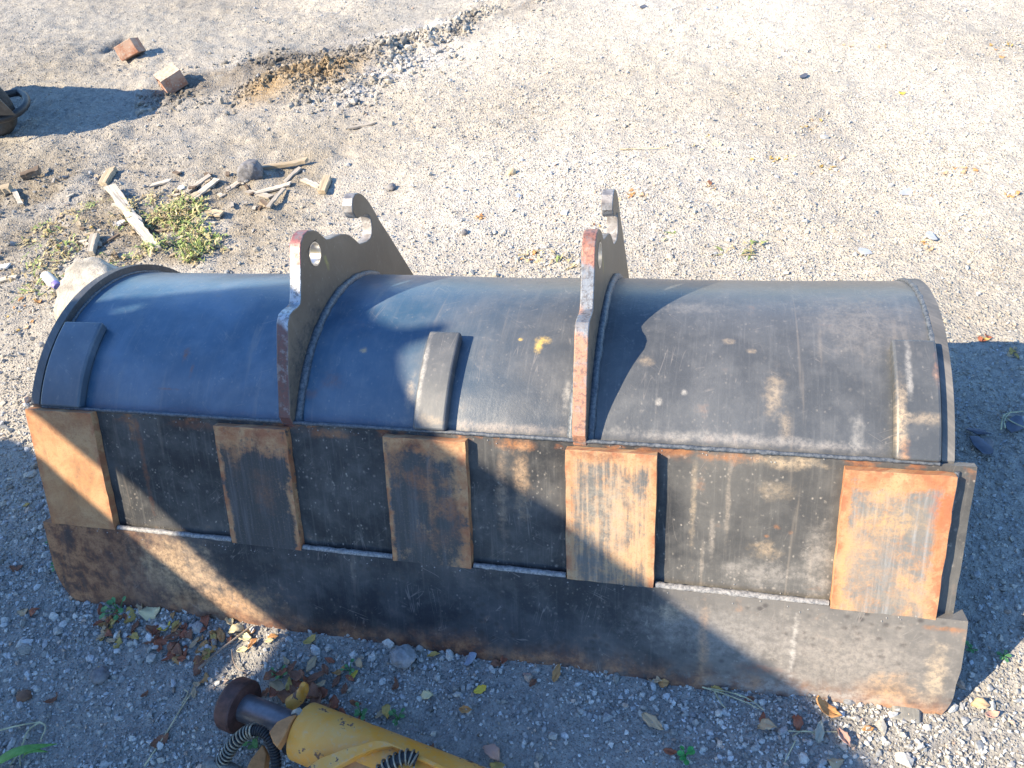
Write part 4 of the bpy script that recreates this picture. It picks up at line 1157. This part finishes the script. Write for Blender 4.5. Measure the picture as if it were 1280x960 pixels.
# rooted dry weed with one green blade, lower left
wd = empty('weed', (0, 0, 0)); tag(wd, 'half dried weed with one bright green blade in the lower left corner', 'weed')
for pts in ([(-5, 915), (25, 908), (50, 903)], [(50, 903), (35, 915), (28, 940), (15, 958)], [(30, 930), (26, 945), (28, 958)], [(28, 935), (15, 945), (-4, 958)], [(50, 903), (60, 908), (52, 925)]):
    twig(pts, .0022, drystalk, None, None, None, 'stem', .012, wd)
def blade_me(name, A, B, width, up=.02, n=10):
    A = Vector(A); B = Vector(B); d = (B - A); s_ = Vector((-d.y, d.x, 0)).normalized(); vs, fs = [], []
    for i in range(n + 1):
        t = i / n; wdt = width * math.sin(math.pi * (.12 + .88 * t) ** .8) * .5 + .0005
        c = A + d * t + Vector((0, 0, up * math.sin(math.pi * t)))
        vs += [c - s_ * wdt + Vector((0, 0, wdt * .4)), c, c + s_ * wdt + Vector((0, 0, wdt * .4))]
    for i in range(n):
        for j in range(2): fs.append((i * 3 + j, i * 3 + j + 1, i * 3 + j + 4, i * 3 + j + 3))
    return mesh(name, vs, fs, None, True)
green = leaf_mat('blade_green', (.10, .24, .05), (.16, .32, .08))
a, b = gp(-8, 958, .01), gp(72, 930, .012)
o = link('blade', blade_me('blade', a, b, .020), green, wd); o.modifiers.new('t', 'SOLIDIFY').thickness = .0008
a, b = gp(30, 946, .008), gp(60, 940, .01)
o = link('blade', blade_me('blade', a, b, .012), green, wd); o.modifiers.new('t', 'SOLIDIFY').thickness = .0008

def round_leaf(size, seed):
    bm = bmesh.new(); n = 12; r_ = random.Random(seed)
    c = bm.verts.new((0, 0, 0)); ring = []
    for k in range(n):
        a = 2 * math.pi * k / n; q_ = size * (1 + .12 * math.sin(5 * a + seed)); ring.append(bm.verts.new((q_ * math.cos(a) + size * .8, q_ * .85 * math.sin(a), size * (.18 + r_.uniform(-.08, .08)))))
    for k in range(n): bm.faces.new((c, ring[k], ring[(k + 1) % n]))
    me = bpy.data.meshes.new('leaf'); bm.to_mesh(me); bm.free()
    for p_ in me.polygons: p_.use_smooth = True
    return me
def seedling(px, py, n, size, h, label, mat):
    c = gp(px, py); z = gz_at(c[0], c[1]); root = empty('seedling', (c[0], c[1], z)); tag(root, label, 'seedling')
    for k in range(n):
        a = 6.28 * k / n + random.uniform(-.4, .4); r0 = random.uniform(.25, 1) * h * .7; zz = h * random.uniform(.55, 1)
        tip = Vector((r0 * math.cos(a), r0 * math.sin(a), zz))
        st_ = link('stem', tube('stem', [Vector((0, 0, -.004)), tip * .5 + Vector((0, 0, .004)), tip], .0011, 5), mat, root)
        lf = link('leaf', round_leaf(size * random.uniform(.75, 1.1), k), mat, root); lf.location = tip; lf.rotation_euler = (random.uniform(-.4, .4), random.uniform(-.5, .3), a)
    return root
seed_mat = leaf_mat('seedling_green', (.05, .15, .05), (.10, .24, .09))
seedling(150, 764, 7, .0085, .035, 'blue green seedling against the left part of the cutting edge', seed_mat)
seedling(856, 944, 6, .0060, .015, 'tiny bright green clover in the open gravel near the bottom', leaf_mat('clover', (.03, .20, .05), (.07, .3, .08)))
seedling(452, 894, 6, .0060, .022, 'low green sprout just behind the yellow cylinder', seed_mat)
seedling(497, 897, 6, .0050, .02, 'green sprout between brown leaves right of the yellow cylinder', seed_mat)
seedling(318, 928, 8, .0075, .03, 'green sprout showing inside the loop of the hose', seed_mat)
seedling(350, 846, 5, .005, .028, 'small sprout rising from the leaves above the pin', seed_mat)
seedling(437, 837, 5, .0045, .02, 'small sprout among leaves near the middle of the cutting edge', seed_mat)
seedling(72, 710, 5, .0045, .014, 'sprout beside the lower left corner of the bucket', seed_mat)
seedling(65, 678, 5, .0045, .012, 'flat sprout left of the bucket corner', seed_mat)
seedling(1212, 813, 5, .0045, .012, 'sprout in the shadow right of the bucket corner', seed_mat)
seedling(1252, 822, 5, .0045, .012, 'sprout farther right in the bucket shadow', seed_mat)

# patch of weeds: a tangle nobody could count
def tangle(name, centre_px, rx, ry, n, cols, hmax, label, blen=.05):
    c = gp(*centre_px); vs, fs, cl = [], [], []
    for k in range(n):
        a = random.random() * 6.28; q_ = math.sqrt(random.random()); x = c[0] + rx * q_ * math.cos(a); y = c[1] + ry * q_ * math.sin(a)
        if fbm(np.array([x]), np.array([y]), 9, 2, 111)[0] < -.02: continue
        z = gz_at(x, y); hgt = hmax * random.uniform(.3, 1) * (1 - .6 * q_ * q_)
        az = random.random() * 6.28; ln = blen * random.uniform(.4, 1.2); wd_ = random.uniform(.0015, .0045)
        d = Vector((math.cos(az), math.sin(az), 0)); s_ = Vector((-d.y, d.x, 0)) * wd_
        A = Vector((x, y, z)) ; M_ = A + d * ln * .4 + Vector((0, 0, hgt)); T = A + d * ln + Vector((0, 0, hgt * random.uniform(.4, 1.1)))
        col = random.choice(cols); b0 = len(vs)
        vs += [A - s_ * .4, A + s_ * .4, M_ + s_, M_ - s_, T]; fs += [(b0, b0 + 1, b0 + 2, b0 + 3), (b0 + 3, b0 + 2, b0 + 4)]
        j = random.uniform(.7, 1.25); cl += [tuple(v * j for v in col) + (1,)] * 5
        # little leaflets on the tip
        for q2 in range(3):
            w2 = random.uniform(.003, .0065); p0 = M_.lerp(T, random.random()); dd = Vector((random.uniform(-1, 1), random.uniform(-1, 1), random.uniform(-.1, .6))).normalized(); ss = dd.cross(Vector((0, 0, 1))).normalized() * w2 * .6
            b0 = len(vs); vs += [p0, p0 + dd * w2 * 1.2 + ss, p0 + dd * w2 * 2.6, p0 + dd * w2 * 1.2 - ss]; fs.append((b0, b0 + 1, b0 + 2, b0 + 3)); cl += [tuple(v * j * 1.1 for v in col) + (1,)] * 4
    me = mesh(name, vs, fs)
    ca = me.color_attributes.new('tint', 'FLOAT_COLOR', 'POINT'); ca.data.foreach_set('color', np.array(cl, dtype=np.float32).ravel())
    o = link(name, me, WEED_MAT); tag(o, label, None, None, 'stuff'); return o
m = NT('weed_leaf'); att = m.node('ShaderNodeAttribute', {'attribute_name': 'tint'}).outputs[0]
WEED_MAT = m.out(att, .6, spec=.3)
GR = [(.20, .27, .07), (.28, .33, .11), (.15, .21, .06), (.38, .36, .16), (.44, .38, .20)]; DRY = [(.42, .36, .18), (.35, .28, .15), (.22, .17, .10), (.20, .26, .08)]
tangle('weeds', (234, 318), .19, .16, 330, GR, .06, 'patch of green weeds behind the bucket left of the left ear')
tangle('weeds', (222, 272), .12, .10, 260, GR + DRY, .05, 'thin green and dry weeds above the main patch')
tangle('weeds', (150, 305), .50, .36, 1100, DRY, .03, 'dry ground litter and weeds around the long slat')
tangle('weeds', (275, 332), .12, .05, 160, GR, .04, 'low weeds hard behind the bucket rim')
tangle('weeds', (660, 330), .20, .05, 25, DRY, .02, 'sparse dry weeds behind the middle of the bucket')
tangle('weeds', (800, 300), .12, .06, 18, GR + DRY, .02, 'sparse weeds right of the right ear')
tangle('weeds', (925, 312), .08, .05, 26, GR + DRY, .02, 'small weed tuft behind the right half of the bucket')

# ------------------------------------------------------------------ yellow hydraulic cylinder in the foreground
ym = NT('chipped_yellow_paint'); P = ym.obj(); n = ym.noise(P, 16, 6, .6, .4); f = ym.noise(P, 90, 5, .65); g = ym.noise(P, 320, 4, .7)
yc = ym.mix(ym.step(n, .35, .65), (.72, .29, .03), (.66, .33, .08))
yc = ym.mix(ym.mul(ym.step(f, .5, .7), .35), yc, (.45, .36, .25))
chip = ym.math('MAXIMUM', ym.step(ym.add(n, ym.mul(f, .35)), .80, .815), ym.mul(ym.step(ym.add(ym.noise(P, 7, 5, .6), ym.mul(f, .2)), .71, .725), .9))
yc = ym.mix(chip, yc, ym.mix(ym.step(g, .4, .6), (.09, .045, .035), (.20, .12, .09)))
YEL = ym.out(yc, ym.add(ym.mul(chip, .35), .42), ym.bump(ym.sub(ym.mul(f, .3), ym.mul(chip, .8)), .5, .002), spec=.45)
ROD = simple('dull_rod_steel', (.16, .15, .16), .38, .3, 25, .15, .5, .002, metal=.6)
CAPM = simple('rusty_brown_cap', (.10, .045, .035), .6, .45, 30, .6, .5, .003)
ORG = simple('orange_primer', (.46, .20, .07), .6, .25, 40, .3)
hc = empty('hydraulic_cylinder', (.6, -.2, 0)); tag(hc, 'yellow chipped hydraulic cylinder with its rod and brown end cap at the bottom edge', 'hydraulic cylinder')
hc_inv = Matrix.Translation((-.6, .2, 0))
def hp(name, me, mat, parent=None):
    me.transform(hc_inv); o = link(name, me, mat, parent or hc); return o
A0 = Vector(gp(300, 882, .085)); A1 = Vector(gp(560, 986, .085)); AX = (A1 - A0).normalized()
U = AX.cross(Vector((0, 0, 1))).normalized(); Vv = U.cross(AX).normalized()
def lathe(prof, n=36):
    vs, fs = [], []
    for (t, r) in prof:
        c = A0 + AX * t
        for k in range(n):
            a = 6.2832 * k / n; vs.append(c + (U * math.cos(a) + Vv * math.sin(a)) * r)
    for i in range(len(prof) - 1):
        for k in range(n): fs.append((i * n + k, i * n + (k + 1) % n, (i + 1) * n + (k + 1) % n, (i + 1) * n + k))
    fs.append(tuple(range(n))[::-1]); fs.append(tuple((len(prof) - 1) * n + k for k in range(n)))
    me = mesh('lathe', vs, fs, None, True, 30)
    bm = bmesh.new(); bm.from_mesh(me); bmesh.ops.recalc_face_normals(bm, faces=bm.faces); bm.to_mesh(me); bm.free()
    return me
hp('end_cap', lathe([(-.022, .040), (-.021, .048), (-.016, .051), (.008, .051), (.012, .048), (.013, .034)]), CAPM)
hp('rod', lathe([(.0, .0265), (.19, .0265)]), ROD)
hp('barrel', lathe([(.150, .030), (.150, .050), (.153, .053), (.60, .053), (.60, .03)]), YEL)
hp('seal_ring', lathe([(.138, .0267), (.138, .048), (.149, .048), (.149, .0267)]), simple('black_seal', (.02, .02, .02), .5))
# collar bracket plate straddling the rod
def bracket(t, pts, th=.008):
    return extrude_poly('bracket', pts, lambda a, b, q: A0 + AX * (t + q) + U * a + Vv * b, 0, th)
def flange(px_pts, z0, z1):
    q_ = [gp(x, y, z1) for x, y in px_pts]
    return extrude_poly('bracket', [(p_[0], p_[1]) for p_ in q_], lambda a, b, t: Vector((a, b, t)), z0, z1)
bevel(hp('bracket', flange([(336, 915), (346, 902), (361, 895), (370, 893), (362, 905), (355, 920), (346, 934), (341, 928)], .122, .142), [ORG, ORG]), .002, 2)
bevel(hp('bracket', flange([(302, 972), (314, 948), (328, 930), (333, 942), (331, 958), (327, 972)], .04, .062), [ORG, ORG]), .002, 2)
# grease fitting lug behind the barrel
L0 = Vector(gp(368, 880, .045)); L1 = Vector(gp(380, 862, .075))
hp('lug', tube('lug', [L0, L0.lerp(L1, .5), L1], [.020, .013, .010], 14), YEL)
hp('grease_fitting', tube('fit', [L1, L1 + Vector((.002, .003, .010)), L1 + Vector((.003, .004, .018))], [.010, .009, .005], 10), YEL)
hp('bolt', tube('bolt', [Vector(gp(368, 892, .128)), Vector(gp(374, 889, .138))], .007, 6), simple('grey_bolt', (.30, .31, .30), .5, metal=.5))
# fork casting in front: an open channel with a rounded mouth
FK = [(378, 970), (384, 959), (399, 948), (427, 937), (455, 929), (468, 925), (480, 926), (500, 933), (530, 946), (564, 962), (600, 980)]
FI = [(404, 972), (412, 964), (426, 955), (446, 945), (464, 938), (480, 934), (490, 933), (502, 938), (520, 947), (545, 959), (580, 978)]
def channel():
    zt, zb = .148, .09
    outer = [Vector(gp(x, y, zt)) for x, y in FK]; inner = [Vector(gp(x, y, zt)) for x, y in FI]
    outer[-1] = outer[-1]; n = min(len(outer), len(inner))
    vs, fs = [], []
    O_, I_ = outer, inner + [inner[-1]] * (len(outer) - len(inner))
    for i in range(len(O_)):
        for (p_, z_) in ((O_[i], zb), (O_[i], zt), (I_[i], zt), (I_[i], zb)): vs.append(Vector((p_.x, p_.y, z_)))
    for i in range(len(O_) - 1):
        for k in range(4): fs.append((i * 4 + k, i * 4 + (k + 1) % 4, (i + 1) * 4 + (k + 1) % 4, (i + 1) * 4 + k))
    fs.append((3, 2, 1, 0)); e = (len(O_) - 1) * 4; fs.append((e, e + 1, e + 2, e + 3))
    me = mesh('fork', vs, fs); bm = bmesh.new(); bm.from_mesh(me)
    bmesh.ops.recalc_face_normals(bm, faces=bm.faces); bm.to_mesh(me); bm.free(); return me
bevel(hp('fork', channel(), YEL), .003, 2)
fl = [Vector(gp(x, y, .132)) for x, y in FI] + [Vector(gp(560, 1000, .132)), Vector(gp(430, 1000, .132))]
flo = extrude_poly('fork_floor', [(p_.x, p_.y) for p_ in fl], lambda a, b, t: Vector((a, b, t)), .120, .132)
hp('fork_floor', flo, [ORG, ORG])
# hoses
def spline(pts, n=90):
    P_ = [Vector(p_) for p_ in pts]; P_ = [P_[0] * 2 - P_[1]] + P_ + [P_[-1] * 2 - P_[-2]]; out = []
    segs = len(P_) - 3
    for i in range(n + 1):
        u = i / n * segs; k = min(int(u), segs - 1); t = u - k; a, b, c_, d = P_[k:k + 4]
        out.append(.5 * ((2 * b) + (c_ - a) * t + (2 * a - 5 * b + 4 * c_ - d) * t * t + (3 * b - a - 3 * c_ + d) * t ** 3))
    return out
RUB = simple('black_rubber', (.022, .022, .024), .55, .3, 60, .3); WIRE = simple('spring_wire', (.27, .24, .19), .45, .3, 60, .2, metal=.5)
hose_pts = spline([gp(262, 962, .05), gp(280, 948, .08), gp(292, 930, .11), gp(310, 915, .13), gp(326, 914, .135), gp(338, 926, .125), gp(344, 945, .10), gp(346, 972, .07)], 120)
hose = empty('hydraulic_hose', (0, 0, 0)); tag(hose, 'black ribbed hydraulic hose looping in front of the brown end cap', 'hose')
rr2 = [.0088 + .0016 * math.sin(i * 2.1) for i in range(121)]
link('tube', tube('tube', hose_pts, rr2, 12), RUB, hose)
def spring(center, rad, wire, turns, parent, name='spring_guard'):
    n = turns * 14; pts = []
    m_ = len(center) - 1; up = Vector((0, 0, 1))
    for i in range(n + 1):
        u = i / n * m_; k = min(int(u), m_ - 1); c_ = center[k].lerp(center[k + 1], u - k); d = (center[k + 1] - center[k]).normalized()
        s1 = d.cross(up).normalized(); s2 = s1.cross(d); a = 6.2832 * turns * i / n
        pts.append(c_ + (s1 * math.cos(a) + s2 * math.sin(a)) * rad)
    link(name, tube(name, pts, wire, 5), WIRE, parent)
spring(hose_pts[14:62], .0118, .0017, 13, hose)
cuff = [Vector(gp(258, 956, .06)), Vector(gp(282, 962, .06)), Vector(gp(300, 972, .06))]
link('cuff', tube('cuff', cuff, .016, 14), simple('woven_cuff', (.20, .19, .17), .8, .3, 200, .6), hose)
h2 = spline([gp(470, 972, .145), gp(482, 959, .15), gp(497, 950, .155), gp(511, 946, .155), gp(521, 950, .15)], 50)
hose2 = empty('hydraulic_hose', (0, 0, 0)); tag(hose2, 'hose end in a pale wire spring lying in the mouth of the yellow fork', 'hose')
link('tube', tube('tube', h2, .0095, 12), RUB, hose2)
spring(h2, .0125, .0018, 9, hose2)

# ------------------------------------------------------------------ wheelbarrow at the left edge
wb = empty('wheelbarrow', (-2.0, 2.2, 0)); tag(wb, 'dark wheelbarrow nose with a bent tube bumper at the left edge', 'wheelbarrow')
wbi = Matrix.Translation((2.0, -2.2, 0))
def wp(name, me, mat, parent=None):
    me.transform(wbi); return link(name, me, mat, parent or wb)
STL = simple('barrow_steel', (.032, .033, .036), .5, .3, 25, .15)
pb = [(-2.6, 2.45, .2)] + [tuple(gp(x, y, z)) for x, y, z in ((-22, 122, .16), (-4, 121, .15), (13, 117, .14), (24, 116, .13), (31, 120, .13), (33, 127, .13), (30, 134, .13), (20, 142, .13), (6, 148, .13), (-25, 155, .14))]
wp('bumper', tube('bumper', spline(pb, 60), .018, 12), STL)
wc = Vector((-1.99, 2.31, .165)); pts = [wc + Vector((math.cos(R_(a)) * .125, 0, math.sin(R_(a)) * .125)) for a in range(0, 360, 10)]
wp('tyre', tube('tyre', pts, .04, 12, closed=True), simple('tyre_rubber', (.05, .048, .046), .75, .3, 50, .4))
hub = [wc + Vector((0, -.02, 0)), wc + Vector((0, .02, 0))]
wp('rim', tube('rim', hub, .10, 24), STL)
tray = []
def tray_me():
    # open pan: a slanted nose, flared sides, wall thickness 6 mm
    top = [(-2.95, 1.99, .60), (-1.78, 2.10, .60), (-1.78, 2.34, .58), (-2.95, 2.52, .60)]
    n0 = tuple(gp(19, 143, .16)); n1 = tuple(gp(-2, 122, .20))
    bot = [(-2.80, 2.10, .25), n0, n1, (-2.80, 2.50, .25)]
    vs = top + bot; fs = [(0, 1, 5, 4), (1, 2, 6, 5), (2, 3, 7, 6), (3, 0, 4, 7), (4, 5, 6, 7)]
    return mesh('tray', vs, fs)
o = wp('tray', tray_me(), STL); o.modifiers.new('t', 'SOLIDIFY').thickness = .006

# ------------------------------------------------------------------ unseen caster added left of the picture, shaped to shade the bucket
HX, HY = math.cos(SUN_AZ), math.sin(SUN_AZ)
pm_ = empty('shadow_caster', (-1.9, -1.3, 0)); tag(pm_, 'unseen shadow caster added beyond the left edge, shaped to shade the bucket', 'shadow caster')
pmi = Matrix.Translation((1.9, 1.3, 0))
def pw(u, z, b): return Vector((HX * b - HY * u, HY * b + HX * u, z))
SHADOW_OUTLINE = [(-2.4, .55), (-2.4, 2.96), (-1.9, 2.972), (-1.02, 2.978), (-.80, 2.955), (-.62, 2.958), (-.50, 2.967), (-.34, 2.945), (-.251, 2.966), (-.211, 2.967), (-.168, 2.983), (-.135, 3.002), (-.121, 3.016), (-.112, 3.043), (-.114, 3.069), (-.123, 3.099), (-.118, 3.115), (-.095, 3.111), (-.087, 3.09), (-.078, 3.06), (-.062, 3.032), (-.039, 3.016), (-.015, 3.005),
        (.06, 2.995), (.15, 2.97), (.195, 2.93), (.226, 2.885), (.256, 2.80), (.286, 2.725), (.318, 2.65), (.343, 2.59), (.372, 2.54), (.39, 2.48), (.40, 2.40), (.30, 2.36), (.167, 2.300), (.138, 2.298), (.065, 2.280), (-.003, 2.272), (-.128, 2.227), (-.245, 2.186), (-.315, 2.180), (-.36, 2.150), (-.386, 2.120), (-.40, 2.05), (-.388, 2.0),
        (-.371, 2.005), (-.345, 2.035), (-.30, 2.055), (-.20, 2.070), (-.09, 2.085), (.0, 2.105), (.06, 2.118), (.12, 2.14), (.18, 2.12), (.30, 1.95), (.463, 1.655), (.577, 1.595), (.64, 1.545), (.70, 1.40), (.70, .55)]
DY = simple('caster_yellow', (.55, .30, .05), .5, .2, 8, .1)
mp = extrude_poly('caster_panel', SHADOW_OUTLINE, lambda a, b, t: pw(a, b, t), -2.05, -2.0, holes=[[(.316, 2.625), (.296, 2.615), (.300, 2.575), (.318, 2.525), (.336, 2.515), (.330, 2.56)]]); mp.transform(pmi)  # outline, slit and hole cut to shape the shadow and the strip of sun
link('caster_panel', mp, [DY, DY], pm_)
mp = extrude_poly('caster_body', [(-2.3, .7), (-2.3, 1.9), (-.5, 1.9), (.3, 1.4), (.3, .7)], lambda a, b, t: pw(a, b, t), -3.2, -2.07); mp.transform(pmi)  # body block made up behind the shadow panel
link('caster_body', mp, [DY, DY], pm_)
for (u_, b_) in ((-1.9, -2.3), (.1, -2.3), (-1.9, -3.1), (.1, -3.1)):
    c_ = pw(u_, .45, b_); ax = Vector((HX, HY, 0))
    t_ = tube('wheel', [c_ - ax * .15, c_ - ax * .12, c_ + ax * .12, c_ + ax * .15], [.40, .45, .45, .40], 28); t_.transform(pmi)  # made-up wheels that stand the added caster on the ground
    link('wheel', t_, simple('caster_tyre', (.03, .03, .03), .8), pm_)
